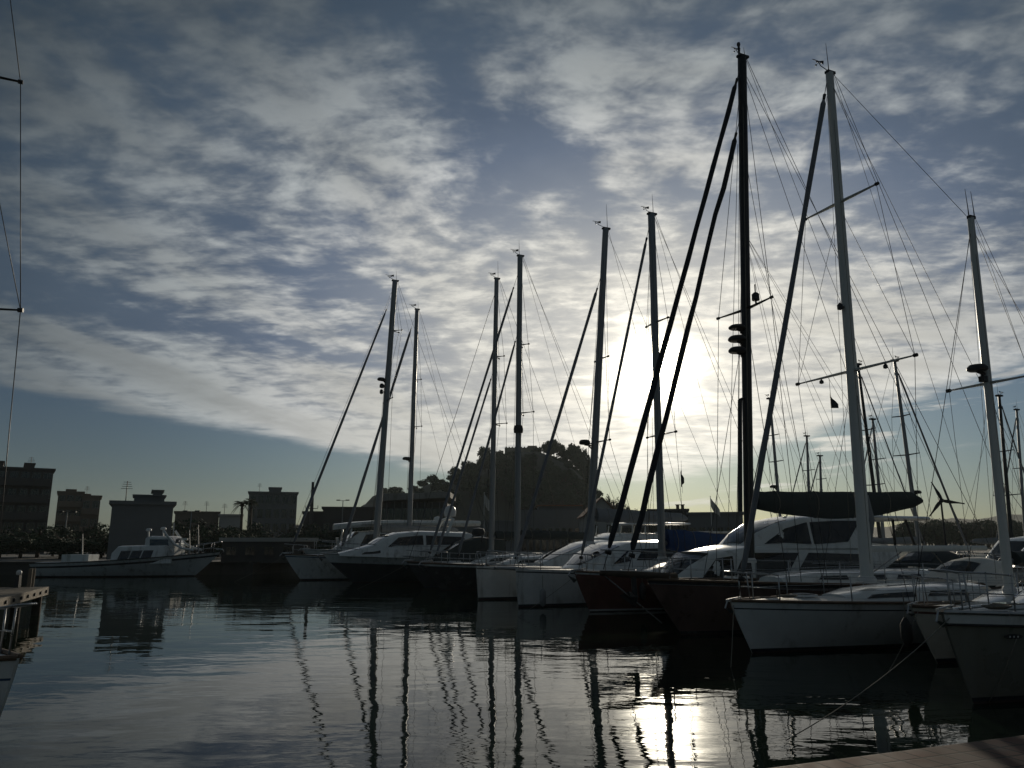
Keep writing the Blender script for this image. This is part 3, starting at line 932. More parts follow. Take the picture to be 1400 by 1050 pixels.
for py, r in ((528, 0.17), (536, 0.13)):
    p = b.mp(b.frac(py)) + Vector((0.42, 0, 0)); q = MB()
    q.lathe(p, [(0.01, -0.2), (r, -0.14), (r * 1.05, 0.05), (r * 0.6, 0.16), (0.01, 0.18)], 12); q.tube([p, p - Vector((0.4, 0, 0.05))], 0.04, 6)
    q.build('mast_light', 'plastic_dark', b.mo, auto=50)
BOATS['C'] = b

# ---- sailing yacht hidden behind the big coupe, second mast from the left
b = Boat('sailing_yacht', 'yacht showing only its slim mast above the white coupe motor yacht, second mast from left', 'sailboat', 458, n_bow(458, -60.4), 13.5, 3.8, group=SAILS)
b.hull(1.5, 1.2, 'gelcoat', rake=1.2, stripe='boot_dark')
b.coachroof(b.L / 2 - 4.0, -3.0, 0.5, 1.3)
b.mast(559, 570, 423, 9, 6, zbase=1.8, spreaders=((584, 0.85, {'sweep': 38}), (520, 0.65, {'sweep': 38})))
b.shrouds(0.012); b.halyards(2, 0.011)
b.forestay(0.96, (b.L / 2 - 0.3, 0, 1.6), 5, 3.5)
b.backstay(0.012); b.boom(5.0, 3.1, cover='canvas_white', ch=(0.4, 0.25)); b.topping(b.boom_b, 0.009)
b.vane(0.45, 1.3); b.aerial(0.7); b.radar(630, 0.32, 0.45, 0.24)
b.rail(b.L / 2 - 1.3, -b.L / 2 + 1.0, 0.65, step=2.4, r=0.02); b.sprayhood(-2.7, -4.2, 1.6, 0.85, 1.2, 'canvas_white')
BOATS['D2'] = b

# ---- third and fourth masts
b = Boat('sailing_yacht', 'navy hulled sailing yacht left of the catamaran, carrying the third mast from the left', 'sailboat', 556, n_bow(556, -44.6), 13.5, 3.7, group=SAILS)
b.hull(1.45, 1.15, 'hull_navy', rake=1.2, stripe='boot_white', bottom='antifoul_blue')
b.coachroof(b.L / 2 - 4.2, -2.8, 0.5, 1.3)
b.mast(671.5, 679, 381, 10, 7, zbase=1.7, spreaders=((580, 0.85, {'sweep': 48}), (488, 0.6, {'sweep': 48})))
b.shrouds(0.011); b.halyards(2, 0.010)
b.wire(b.mp(0.96), (b.L / 2 - 0.1, 0, 1.5), 0.016, 'forestay', 'wire')
b.forestay(0.64, (b.L / 2 - 1.7, 0, 1.5), 4, 3, bare=0.04)
b.backstay(0.011); b.boom(4.8, 2.9, cover='canvas_dark', ch=(0.38, 0.25)); b.topping(b.boom_b, 0.008)
b.vane(0.4, 1.1); b.aerial(1.2)
b.rail(b.L / 2 - 1.2, -b.L / 2 + 1.0, 0.62, step=2.0, r=0.018); b.anchor(1.5, 1.1); b.hatch(b.L / 2 - 3.0, 0.55); b.wheel(-4.8, 1.9)
BOATS['P'] = b

b = Boat('sailing_yacht', 'black hulled sailing yacht with two rolled headsails, its banded mast before the castle hill', 'sailboat', 579, n_bow(579, -41.2), 14, 3.8, group=SAILS)
b.hull(1.45, 1.15, 'hull_black', rake=1.1, stripe='gelcoat', stripe_z=(0.04, 0.14))
b.coachroof(b.L / 2 - 4.6, -3.2, 0.5, 1.35)
b.mast(707, 711, 350, 11, 8.5, zbase=1.7, spreaders=((565, 0.95, {'sweep': 42}), (472, 0.6, {'sweep': 42})))
b.shrouds(0.011); b.halyards(2, 0.010)
b.forestay(0.93, (b.L / 2 - 0.2, 0, 1.55), 4.5, 3.2)
b.forestay(0.72, (b.L / 2 - 1.9, 0, 1.5), 4.5, 3, name='furled_staysail', bare=0.04)
b.backstay(0.011); b.wire(b.mp(0.985) + Vector((-.2, 0, 0)), (-b.L / 2 + .2, 1.3, 1.2), 0.009, 'running_backstay')
b.boom(5.4, 2.9, cover='canvas_dark', ch=(0.42, 0.25)); b.topping(b.boom_b, 0.008)
b.vane(0.45, 1.2); b.aerial(1.0, dx=0.05)
p = b.mp(b.frac(587)); q = MB(); q.lathe(p, [(b.mr * .7, -0.25), (b.mr * 1.5, -0.2), (b.mr * 1.6, 0.0), (b.mr * 1.4, 0.22), (b.mr * .7, 0.26)], 14); q.build('mast_band', 'plastic_dark', b.mo, auto=50)
b.rail(b.L / 2 - 1.2, -b.L / 2 + 1.0, 0.62, step=2.0, r=0.018); b.anchor(1.5, 1.1); b.hatch(b.L / 2 - 3.2, 0.55); b.wheel(-5.0, 1.9)
b.sprayhood(-2.9, -4.3, 1.55, 0.85, 1.2, 'canvas_dark')
BOATS['Q'] = b

# ---- catamaran
b = Boat('catamaran', 'white catamaran with two blunt upright bows side by side, moored left of the red hull', 'catamaran', 676.5, n_bow(676.5, -31.7), 12.5, 6.0, group=SAILS)
L = b.L
class Sub: pass
for sg in (1, -1):
    hb_ = Boat.__new__(Boat); hb_.__dict__.update(b.__dict__); hb_.B = 1.55
    off = MB()
    parts0 = set(bpy.data.objects)
    Boat.hull(hb_, 1.52, 1.15, 'gelcoat', rake=0.12, flare=0.45, stern=0.75, plumb=True, stripe='boot_dark', stripe_z=(0.10, 0.15), sheer_sag=0.02, toe=None)
    for o in set(bpy.data.objects) - parts0:
        if o.parent == b.o: o.location = (0, sg * 2.2, 0)
b.zs = hb_.zs; b.fb = 1.52
b.hb = lambda s: 2.95
m = MB(); m.tube([Vector((L / 2 - 0.9, -2.2, 1.42)), Vector((L / 2 - 0.9, 0, 1.46)), Vector((L / 2 - 0.9, 2.2, 1.42))], 0.09, 10); m.build('crossbeam', 'alloy', b.o, smooth=True)
m = MB()
for k in range(15):
    y = -1.5 + 3.0 * k / 14
    m.tube([Vector((L / 2 - 0.95, y, 1.44)), Vector((2.3, y, 1.36))], 0.012, 4)
for k in range(13):
    x = 2.3 + (L / 2 - 3.25) * k / 12
    m.tube([Vector((x, -1.5, 1.37)), Vector((x, 1.5, 1.37))], 0.012, 4)
m.build('trampoline', 'rope', b.o)
m = MB(); m.box((-1.6, 0, 1.12), (7.8, 3.4, 0.42)); m.build('bridge_deck', 'gelcoat', b.o)
ho = b.house([(2.6, 1.3, 1.4, 1.0, 0.7), (1.5, 1.3, 2.05, 1.9, 1.5), (0.4, 1.3, 2.5, 2.2, 1.8), (-2.8, 1.3, 2.6, 2.2, 1.85), (-3.6, 1.3, 2.55, 2.2, 1.85)], 'gelcoat', 'cabin')
b.side_patch(ho, (((1.3, 0.42), (-3.2, 0.40)), ((0.6, 0.82), (-3.2, 0.80))))
b.screen(ho, 2.35, 0.7, -0.85, 0.85)
m = MB(); m.box((-4.7, 0, 3.05), (2.6, 3.6, 0.09)); ho2 = m.build('cockpit_roof', 'gelcoat', b.o)
for sg in (1, -1):
    m = MB(); m.tube([Vector((-5.8, sg * 1.7, 1.2)), Vector((-5.8, sg * 1.65, 3.03))], 0.035, 8); m.build('roof_post', 'steel', ho2, smooth=True)
b.mast(806, 828, 313, 14, 9.5, zbase=2.5, spreaders=((605, 1.0, {'sweep': 12}), (491, 0.62, {'sweep': 12})))
for i, sg in enumerate((1, -1)):
    ch = Vector((b.mb.x - 1.3, sg * 2.7, 1.45))
    b.wire(b.mp(0.80), ch, 0.010, 'shroud', mid=[b.sp[0][1][i]]); b.wire(b.mp(0.985), b.sp[1][1][i], 0.009, 'upper_shroud'); b.wire(b.sp[1][1][i], b.sp[0][1][i], 0.009, 'upper_shroud')
b.forestay(0.83, (L / 2 - 0.9, 0, 1.5), 6, 4.5, bare=0.05)
b.halyards(2, 0.009); b.boom(5.2, 3.7, cover='canvas_grey', ch=(0.5, 0.3)); b.topping(b.boom_b, 0.008)
b.wire(b.mt, (-L / 2 + 0.5, 2.4, 1.3), 0.008, 'backstay')
b.radar(610, 0.27, 0.55, 0.22); b.vane(0.6, 1.0); b.aerial(1.3)
for sg in (1, -1):
    top = []
    for k in range(6):
        x = L / 2 - 0.8 - k * 2.2; st = MB(); p = Vector((x, sg * 2.88, 1.5)); st.tube([p, p + Vector((0, 0, 0.62))], 0.015, 6); st.build('stanchion', 'steel', b.o, smooth=True); top.append(p + Vector((0, 0, 0.6)))
    w = MB(); w.tube(top, 0.008, 5); w.build('lifeline', 'steel', b.o)
    pm = MB(); pm.tube([Vector((L / 2 - 0.8, sg * 2.85, 2.1)), Vector((L / 2 - 0.1, sg * 2.4, 2.14)), Vector((L / 2 - 0.1, sg * 2.0, 2.14)), Vector((L / 2 - 0.8, sg * 1.6, 2.1))], 0.018, 8); po = pm.build('pulpit', 'steel', b.o, smooth=True)
    for yy in (2.4, 2.0):
        pm = MB(); pm.tube([Vector((L / 2 - 0.25, sg * yy, 1.5)), Vector((L / 2 - 0.1, sg * yy, 2.13))], 0.016, 6); pm.build('pulpit_leg', 'steel', po, smooth=True)
BOATS['cat'] = b

# ---- red hull with the blue sail cover
b = Boat('sailing_yacht', 'red hulled sailing yacht with a thick blue sail cover on its boom', 'sailboat', 785, n_bow(785, -26.3), 11, 3.0, group=SAILS)
b.hull(1.5, 1.15, 'hull_red', rake=0.7, stripe='gelcoat', stripe_z=(0.03, 0.09), boot='boot_white')
b.coachroof(b.L / 2 - 3.2, -2.2, 0.45, 1.1)
b.mast(904, 890.5, 293, 13, 11, zbase=1.9, spreaders=((595, 1.0, {'sweep': 8}), (441, 0.78, {'sweep': 8})))
b.shrouds(0.009); b.halyards(3, 0.008)
b.forestay(0.96, (b.L / 2 - 0.2, 0, 1.6), 5.5, 4, bare=0.05)
b.backstay(0.009); b.boom(3.9, 2.55, rise=-0.02, cover='canvas_blue', ch=(0.62, 0.42), droop=0.22); b.topping(b.boom_b, 0.007)
b.wire(b.mt + Vector((-.1, 0, 0)), (-b.L / 2 + .3, 1.0, 1.2), 0.008, 'running_backstay')
b.vane(0.38, 0.9); b.aerial(0.9)
b.rail(b.L / 2 - 1.1, -b.L / 2 + 0.8, 0.62, step=1.8, r=0.015); b.anchor(1.5); b.hatch(b.L / 2 - 2.4, 0.5); b.deck_gear([(-3.2, 0.9, 1), (-3.2, -0.9, 1)]); b.wheel(-4.0, 1.85, 0.4)
b.sprayhood(-1.9, -3.0, 1.55, 0.7, 0.95, 'canvas_dark')
BOATS['I'] = b

# ---- big black rig with bowsprit
Yj = n_bow(828, -18.9)
b = Boat('ketch', 'big dark yacht with the tallest, black mast, a bowsprit and long black sail cover', 'sailboat', 884, n_bow(884, -18.9), 14.5, 4.0, group=SAILS)
b.hull(1.55, 1.25, 'hull_maroon', rake=1.2, flare=0.9, stripe='hull_black', stripe_z=(0.02, 0.12), bulwark=0.1, boot='hull_black')
sprit = 1.52
m = MB(); m.tube([Vector((b.L / 2 - 1.0, 0, 1.62)), Vector((b.L / 2 + 0.5, 0, 1.70)), Vector((b.L / 2 + sprit, 0, 1.76))], [0.10, 0.10, 0.07], 10); sp_ = m.build('bowsprit', 'wood_dark', b.o, smooth=True)
m = MB(); m.tube([Vector((b.L / 2 + sprit - 0.05, 0, 1.74)), Vector((b.L / 2 - 0.45, 0, 0.35))], 0.018, 6); m.build('bobstay', 'steel', sp_)
for sg in (1, -1):
    m = MB(); m.tube([Vector((b.L / 2 - 0.6, sg * 0.45, 2.3)), Vector((b.L / 2 + 0.5, sg * 0.3, 2.35)), Vector((b.L / 2 + sprit - 0.1, sg * 0.12, 2.38))], 0.02, 6); m.build('sprit_rail', 'steel', sp_, smooth=True)
m = MB(); m.tube([Vector((b.L / 2 + 0.45, 0, 1.72)), Vector((b.L / 2 + 0.42, 0, 1.05))], 0.075, 8)
m.add([(b.L / 2 + 0.42, 0, 0.8), (b.L / 2 + 0.75, 0.28, 1.12), (b.L / 2 + 0.60, 0, 1.25), (b.L / 2 + 0.75, -0.28, 1.12), (b.L / 2 + 0.3, 0, 1.1)], [(0, 1, 2), (0, 2, 3), (0, 4, 1), (0, 3, 4), (1, 4, 3, 2)])
m.build('anchor', 'plastic_dark', b.o)
b.coachroof(b.L / 2 - 4.5, -3.6, 0.26, 1.35, m='gelcoat', wins=((0.15, 0.32), (0.38, 0.55), (0.62, 0.8)))
b.mast(1022, 1014.5, 78, 17, 12.5, material='mast_black', zbase=2.0, spreaders=((423, 1.25, {'sweep': -4, 'rise': 0.02}),))
for i, sg in enumerate((1, -1)):
    ch = Vector((b.mb.x - 0.2, sg * 1.85, 1.5)); tip = b.sp[0][1][i]
    b.wire(b.mp(0.985), ch, 0.010, 'shroud', mid=[tip]); b.wire(b.mp(0.80), ch + Vector((-0.8, 0, 0)), 0.009, 'intermediate_shroud'); b.wire(b.mp(b.sp[0][0] - .01), ch + Vector((0.5, 0, 0)), 0.010, 'lower_shroud')
b.forestay(0.965, (b.L / 2 + sprit - 0.1, 0, 1.85), 10, 6.5, m='sail_furled_dark', bare=0.03, wave=0.012)
b.forestay(0.86, (b.L / 2 + 0.62, 0, 1.80), 9.5, 6.5, m='sail_furled_dark', bare=0.05, wave=0.03, name='furled_staysail')
b.backstay(0.010); 
for k, sg in enumerate((1, -1)): b.wire(b.mp(0.975), (-b.L / 2 + 1.5, sg * 1.7, 1.4), 0.009, 'running_backstay')
b.halyards(4, 0.009)
b.boom(7.4, 3.75, rise=0.03, r=0.10, m='mast_black', cover='canvas_dark', ch=(0.42, 0.36), droop=0.36); b.topping(b.boom_b, 0.008)
# lazy-jack lines
for sg in (1, -1):
    for t in (0.3, 0.62, 0.9):
        b.wire(b.mp(0.62), b.boom_a + (b.boom_b - b.boom_a) * t + Vector((0, sg * 0.2, 0.1)), 0.006, 'lazy_jack', 'rope')
b.vane(0.30, 0.85); b.aerial(0.35, dx=-0.12)
p = b.mt + Vector((0.12, 0, 0.1)); q = MB(); q.tube([p - Vector((0, 0, .12)), p + Vector((0, 0, .34))], 0.04, 8); q.lathe(p + Vector((0, 0, .3)), [(0.05, 0), (0.065, .05), (0.05, .12), (.01, .14)], 10); q.build('masthead_light', 'plastic_dark', b.mo, auto=50)
for py, r, h_ in ((454, 0.27, 0.13), (470.5, 0.29, 0.17), (486, 0.28, 0.17)):
    b.radar(py, r, 0.36, h_)
# small pole carrying a loudhailer on the spreader
tip = b.sp[0][1][0]; p = b.mp(b.sp[0][0]); c = p + (tip - p) * 0.42
q = MB(); q.lathe(c + Vector((0, 0, 0.04)), [(0.03, 0), (0.03, .08), (0.12, .10), (0.12, .30), (0.05, .36), (0.02, .36), (.02, .62), (.005, .64)], 10); q.build('spreader_lamp', 'plastic_dark', b.mo, auto=50)
q = MB(); a0 = b.mp(b.frac(700)) + Vector((b.mr * 2.3, 0.02, 0)); a1 = b.mp(b.frac(548)) + Vector((b.mr * 2.0, 0.02, 0)); q.tube([a0, a1], [0.075, 0.07], 10); q.tube([a1, a1 - Vector((b.mr * 2.0, 0, -0.12))], 0.05, 8); q.build('spinnaker_pole', 'mast_black', b.mo, auto=50)
b.rail(b.L / 2 - 0.6, -b.L / 2 + 0.8, 0.65, step=1.7, r=0.016, pulpit=False); b.hatch(b.L / 2 - 3.2, 0.55); b.deck_gear([(-4.2, 1.2, 1.2), (-4.2, -1.2, 1.2)]); b.wheel(-5.6, 2.0, 0.5)
b.sprayhood(-3.5, -4.6, 1.65, 0.7, 1.15, 'canvas_dark')
BOATS['J'] = b

# ---- white sailing yacht in front, pale thick mast
b = Boat('sailing_yacht', 'white sailing yacht with thick pale mast and bare boom, right of the black masted yacht', 'sailboat', 996, n_bow(996, -15.2), 12, 3.3, group=SAILS)
b.hull(1.22, 1.10, 'gelcoat', rake=0.62, stripe='boot_dark', stripe_z=(0.16, 0.19), boot='boot_dark', sheer_sag=0.05)
ho = b.coachroof(b.L / 2 - 3.3, -2.0, 0.24, 1.15, wins=((0.10, 0.38), (0.46, 0.78)))
b.mast(1181, 1134, 100, 20, 10.5, zbase=1.6, material='alloy_white', spreaders=((507, 2.0, {'sweep': 0, 'rise': 0.0}), (277, 1.3, {'sweep': 0, 'rise': 0.0})))
b.shrouds(0.0075, dx=0.1)
for i in (0, 1):
    tip = b.sp[0][1][i]; p = b.mp(b.sp[0][0])
    q = MB(); c = p + (tip - p) * 0.55; q.lathe(c - Vector((0, 0, 0.12)), [(0.01, -.05), (.06, -.03), (.06, .04), (.02, .08), (.02, .12)], 8); q.build('deck_light', 'plastic_dark', b.mo, auto=50)
q = MB(); c = b.mp(b.frac(421)) + Vector((b.mr * 1.6, 0, 0)); q.lathe(c, [(0.01, -.10), (.08, -.07), (.08, .05), (.03, .10), (.02, .12)], 10); q.tube([c, c - Vector((b.mr * 1.2, 0, 0))], .04, 6); q.build('steaming_light', 'plastic_dark', b.mo, auto=50)
b.forestay(0.975, (b.L / 2 - 0.25, 0, 1.3), 9, 6.5, m='sail_furled', bare=0.04)
b.wire(b.mt + Vector((-0.15, 0, 0)), b.loc(at_y(1321, 295, 19.0)), 0.007, 'aerial_wire')
b.backstay(0.008, split=True); b.wire(b.mp(0.985), (-b.L / 2 + 0.3, 1.2, 1.2), 0.007, 'backstay')
b.boom(4.7, 2.42, rise=0.0, r=0.075, m='alloy_white'); b.topping(b.boom_b, 0.006); b.halyards(2, 0.006)
q = MB(); q.tube([b.mp(0.055), b.mp(0.105), b.mp(0.15)], [0.05, 0.19, 0.08], 10); q2 = q.build('mast_boot', 'canvas_grey', b.mo, smooth=True); q2.location = (-0.16, 0, 0)
b.wire(b.boom_a + (b.boom_b - b.boom_a) * 0.5, (-1.6, 0, 1.9), 0.012, 'mainsheet', 'rope'); b.wire(b.boom_a + (b.boom_b - b.boom_a) * 0.3, b.mb + Vector((-0.2, 0, 0.2)), 0.02, 'boom_vang', 'alloy')
b.vane(0.50, 0.95); b.aerial(0.95, dx=0.02)
b.rail(b.L / 2 - 1.1, -b.L / 2 + 0.8, 0.62, step=1.7, r=0.014); b.anchor(1.2, 0.65); b.hatch(b.L / 2 - 2.3, 0.5)
b.deck_gear([(-2.7, 0.95, 1), (-2.7, -0.95, 1), (-3.4, 1.0, 1.1), (-3.4, -1.0, 1.1)]); b.wheel(-4.3, 1.75, 0.42)
b.sprayhood(-1.75, -3.0, 1.45, 0.72, 1.05, 'canvas_white')
BOATS['K'] = b

# ---- small white yacht with radar on its mast
b = Boat('sailing_yacht', 'small cream sailing yacht with radar dome halfway up its mast and twin masthead aerials', 'sailboat', 1240, n_bow(1240, -12.3), 9.2, 2.6, group=SAILS)
b.hull(1.22, 1.0, 'gelcoat_cream', rake=0.7, stripe='hull_red', stripe_z=(0.10, 0.15))
b.coachroof(b.L / 2 - 2.3, -1.6, 0.34, 0.95, wins=((0.12, 0.4), (0.48, 0.78)))
b.mast(1373, 1327, 298, 14, 8.5, zbase=1.45, material='alloy_white', spreaders=((524, 1.05, {'sweep': 0, 'rise': 0.0}),))
b.shrouds(0.006); b.halyards(2, 0.005)
b.wire(b.mp(0.975), (b.L / 2 - 0.1, 0, 1.3), 0.008, 'forestay')
b.backstay(0.006, split=True); b.wire(b.mp(0.97), (-b.L / 2 + .3, 0.9, 1.05), 0.006, 'running_backstay')
b.boom(3.4, 2.15, r=0.06, m='alloy', cover='canvas_dark', ch=(0.26, 0.16), droop=0.06); b.topping(b.boom_b, 0.005)
b.radar(512, 0.24, 0.34, 0.16)
for py, dx in ((519, 0.16),):
    c = b.mp(b.frac(py)) + Vector((dx, 0, 0)); q = MB(); q.box(c, (0.16, 0.14, 0.14)); q.build('deck_light', 'plastic_dark', b.mo)
b.aerial(0.75, dx=0.06); b.aerial(0.72, dx=-0.16)
b.rail(b.L / 2 - 0.9, -b.L / 2 + 0.6, 0.6, step=1.5, r=0.012); b.anchor(1.22, 0.5); b.hatch(b.L / 2 - 1.7, 0.42); b.deck_gear([(-2.4, 0.7, .9), (-2.4, -0.7, .9)])
b.sprayhood(-1.4, -2.4, 1.25, 0.6, 0.85, 'canvas_white'); b.wheel(-3.3, 1.55, 0.35)
BOATS['O'] = b

# ---- nearest hull at the right edge
b = Boat('sailing_yacht', 'nearest sailing yacht, cut off by the right edge, dark rubbing line along its bow', 'sailboat', 1281, n_bow(1281, -9.1), 12, 3.2, group=SAILS)
b.hull(1.46, 1.25, 'gelcoat_taupe', rake=0.55, flare=0.75, stripe='gelcoat', stripe_z=(0.0, 0.17), boot='boot_dark', toe='steel', sheer_sag=0.03)
b.coachroof(b.L / 2 - 2.2, -2.2, 0.42, 1.05, wins=((0.06, 0.3), (0.38, 0.7)), m='gelcoat')
for sg in (1, -1):
    m = MB(); m.tube([Vector((b.side[i][-1].x, sg * (b.hb((b.L / 2 - b.side[i][-1].x) / b.L) - 0.004), b.zs((b.L / 2 - b.side[i][-1].x) / b.L) - 0.19)) for i in range(len(b.side))], 0.022, 6); m.build('rubbing_line', 'rubber', b.o, smooth=True)
b.mast(1560, 1600, -120, 16, 10, zbase=1.9, material='alloy', spreaders=((300, 1.1, {}),)); b.shrouds(0.008); b.backstay(0.007); b.boom(4.5, 2.6, cover='canvas_blue', ch=(0.35, 0.22))
b.rail(b.L / 2 - 1.15, -b.L / 2 + 0.8, 0.62, step=1.45, r=0.013); b.anchor(1.47, 0.6); b.hatch(b.L / 2 - 1.7, 0.45)
q = MB(); q.lathe(Vector((0, 0, 0)), [(0.001, 0), (0.10, 0.0), (0.11, 0.012), (0.10, 0.02), (0.001, 0.02)], 16, 0, 'Y')
pl = q.build('registration_plate', 'plastic_dark', b.o)  # dark oval plate that carries the registration marks
xx = b.L / 2 - 1.05
pl.location = (xx, b.hb(1.05 / b.L) - 0.045, 1.08); pl.scale = (1.5, 1, 0.36); pl.rotation_euler = (R(-8), 0, R(-22))
for k in (-1, 0, 1):
    g = MB(); g.box((k * 0.045, 0.024, 0.0), (0.014, 0.006, 0.08)); g2 = g.build('registration_mark', 'plastic_white', pl)  # light strokes standing in for illegible registration letters
BOATS['L'] = b

# ---- bow at the left edge
hz = Vector((0.93, -0.37, 0))
b = Boat('sailing_yacht', 'cream sailing yacht at the lower left corner, only its bow showing', 'sailboat', 24, 10.0, 9.5, 2.9, h=hz)
bw = at_z(25, 900, 1.15)
def replace_bow(b, bw):
    b.bow = Vector((bw.x, bw.y, 0)); b.o.location = b.bow - b.h * (b.L / 2)
    b.M = Matrix.Translation(b.o.location) @ Matrix.Rotation(math.atan2(b.h.y, b.h.x), 4, 'Z'); b.I = b.M.inverted()
replace_bow(b, bw)
b.hull(1.15, 0.95, 'gelcoat', rake=0.40, flare=0.8, stripe='hull_blue', stripe_z=(0.24, 0.27))
b.coachroof(b.L / 2 - 3.0, -2.0, 0.42, 1.0)
def plain_mast(b, x, z0, H, r0=0.085, r1=0.06):
    b.mb = Vector((x, 0, z0)); b.mt = Vector((x, 0, z0 + H)); b.mH = H; b.mr = r0
    m = MB(); m.tube([b.mb, b.mt], [r0, r1], 12); b.mo = m.build('mast', 'alloy', b.o, auto=50); b.sp = []
plain_mast(b, 0.6, 1.5, 11.0)
b.boom(3.4, 2.4, cover='canvas_blue', ch=(0.3, 0.2))
b.rail(b.L / 2 - 0.95, -b.L / 2 + 0.8, 0.6, step=1.5, r=0.013); b.hatch(b.L / 2 - 2.0, 0.45)
BOATS['Z'] = b

# ---- yacht just outside the left edge: its spreader tips and shroud reach into the picture
h2 = Vector((-0.34, 0.94, 0))
b = Boat('sailing_yacht', 'yacht beyond the left edge, only spreader tips and a shroud showing at top left', 'sailboat', 24, 18, 8.6, 2.4, h=h2)
ctr = Vector((-11.75, 15.2, 0)); replace_bow(b, ctr + b.h * (b.L / 2))
b.hull(1.1, 0.9, 'gelcoat', rake=0.8, stripe='hull_blue', stripe_z=(0.2, 0.25))
b.coachroof(b.L / 2 - 2.6, -1.6, 0.4, 0.85)
plain_mast(b, 0.35, 1.45, 14.2)
Ym = b.wld(b.mb).y + 0.35
tl, tu = b.loc(at_y(28, 424, Ym)), b.loc(at_y(28, 112, Ym))
for t in (tl, tu):
    p = Vector((b.mb.x, 0, t.z - 0.03)); tips = []
    for sg in (-1, 1):
        e = Vector((t.x, t.y * (1 if sg < 0 else -1), t.z)); q = MB(); q.tube([p, e], [0.05, 0.035], 8, squash=(1, .6)); q.build('spreader', 'mast_black', b.mo, smooth=True); tips.append(e)
        q = MB(); d = (e - p).normalized(); q.tube([e - d * .05, e + d * .05], 0.05, 8); q.build('spreader_tip', 'plastic_dark', b.mo)
    b.sp.append(tips)
lo_ = b.loc(at_y(8, 640, Ym)); dl = lo_ - tl; foot = tl + dl * ((1.0 - tl.z) / dl.z)
up_ = b.loc(at_y(14, 0, Ym)); du = up_ - tu; head = tu + du * 1.35
for k, sg in enumerate((1, -1)):
    f = lambda v: Vector((v.x, v.y * sg, v.z))
    b.wire(f(head), f(tu), 0.010, 'shroud'); b.wire(f(tu), f(tl), 0.010, 'shroud'); b.wire(f(tl), f(foot), 0.010, 'shroud')
    b.wire(Vector((b.mb.x, sg * -0.05, tu.z - 0.9)), f(tl), 0.009, 'diagonal_shroud')
b.wire(b.mt, (b.L / 2 - 0.1, 0, 1.1), 0.009, 'forestay'); b.boom(3.0, 2.3, cover='canvas_blue', ch=(0.3, 0.2))
BOATS['Z2'] = b

def posts(b, pts, parent, r=0.03, name='support', m='alloy_white'):
    for (a, c) in pts:
        q = MB(); q.tube([Vector(a), Vector(c)], r, 8); q.build(name, m, parent, smooth=True)

def slab(b, x0, x1, z0, z1, w, th, name, m, parent=None, nose=0.5, crown=0.06):
    """a hard top: plan with a rounded front, thin at the edge"""
    rows = []
    n = 12
    for i in range(n + 1):
        t = i / n; x = x0 + (x1 - x0) * t; z = z0 + (z1 - z0) * (1 - (1 - min(1, t * 2.2)) ** 2)
        ww = w * min(1.0, (max(0.0, t) / 0.28 + 0.02) ** nose) if t < 0.28 else w
        top = [Vector((x, ww * u, z + th * 0.5 + crown * (1 - u * u))) for u in (-0.94, -0.5, 0, 0.5, 0.94)]
        bot = [Vector((x, ww * u, z - th * 0.5)) for u in (0.9, 0.4, -0.4, -0.9)]
        rows.append([Vector((x, -ww, z))] + top + [Vector((x, ww, z))] + bot)
    g = MB(); g.grid(rows, 0, True); g.add(rows[0], [tuple(range(11))]); g.add(rows[-1], [tuple(range(11))])
    return g.build(name, m, parent or b.o, auto=40)

# ---- N: big white motor yacht between the black rig and the red hull
b = Boat('motor_yacht', 'big white two tiered motor yacht with a curved bright windscreen, behind the pale thick mast', 'motor yacht', 938, n_bow(938, -22.9), 14, 3.7, group=MOTORS)
b.hull(1.38, 1.1, 'gelcoat', rake=1.7, flare=1.3, stripe='boot_dark', stripe_z=(0.28, 0.36), stern=0.95, toe='steel')
w1 = 1.62
X = lambda px, z, y=1.3: xs(b, px, z, y)
ho = b.house([(X(944, 1.35), 1.2, 1.36, 0.7, 0.5), (X(960, 1.7), 1.2, 1.82, 1.15, 0.9), (X(980, 2.2), 1.2, 2.2, w1 * .9, 1.15), (X(1026, 2.45), 1.2, 2.42, w1, 1.28), (X(1105, 2.4), 1.15, 2.42, w1, 1.34), (X(1225, 2.4), 1.05, 2.40, w1, 1.36)], 'gelcoat', 'saloon')
for (a, c) in ((968, 1000), (1004, 1022)):
    b.side_patch(ho, (((X(a - 6, 1.6), 0.16), (X(c, 1.6), 0.16)), ((X(min(c - 3, a + 13), 2.2), 0.84), (X(c + 2, 2.2), 0.84))))
b.side_patch(ho, (((X(1026, 1.6), 0.16), (X(1066, 1.6), 0.16)), ((X(1030, 2.2), 0.84), (X(1090, 2.2), 0.84))))
b.side_patch(ho, (((X(1079, 1.6), 0.16), (X(1186, 1.6), 0.26)), ((X(1103, 2.2), 0.84), (X(1180, 2.2), 0.80))))
b.screen(ho, X(946, 1.4), X(979, 2.2), -0.9, 0.9)
up = b.house([(X(1030, 2.5), 2.36, 2.42, 0.8, 0.6), (X(1050, 2.85), 2.36, 2.92, 1.2, 0.9), (X(1072, 3.2), 2.36, 3.26, 1.34, 1.02), (X(1104, 3.5), 2.36, 3.48, 1.38, 1.05), (X(1150, 3.6), 2.36, 3.58, 1.40, 1.08), (X(1186, 3.6), 2.36, 3.58, 1.40, 1.08)], 'gelcoat', 'flybridge')
b.side_patch(up, (((X(1050, 2.6), 0.30), (X(1108, 2.6), 0.14)), ((X(1078, 3.2), 0.76), (X(1108, 3.3), 0.84))))
b.side_patch(up, (((X(1112, 2.6), 0.14), (X(1158, 2.6), 0.20)), ((X(1112, 3.3), 0.84), (X(1180, 3.3), 0.84))))
b.screen(up, X(1034, 2.6), X(1088, 3.4), -0.92, 0.92)
top = slab(b, X(1128, 3.55, 0), X(1262, 3.5, 1.2), 3.62, 3.50, 1.55, 0.14, 'hard_top', 'gelcoat')
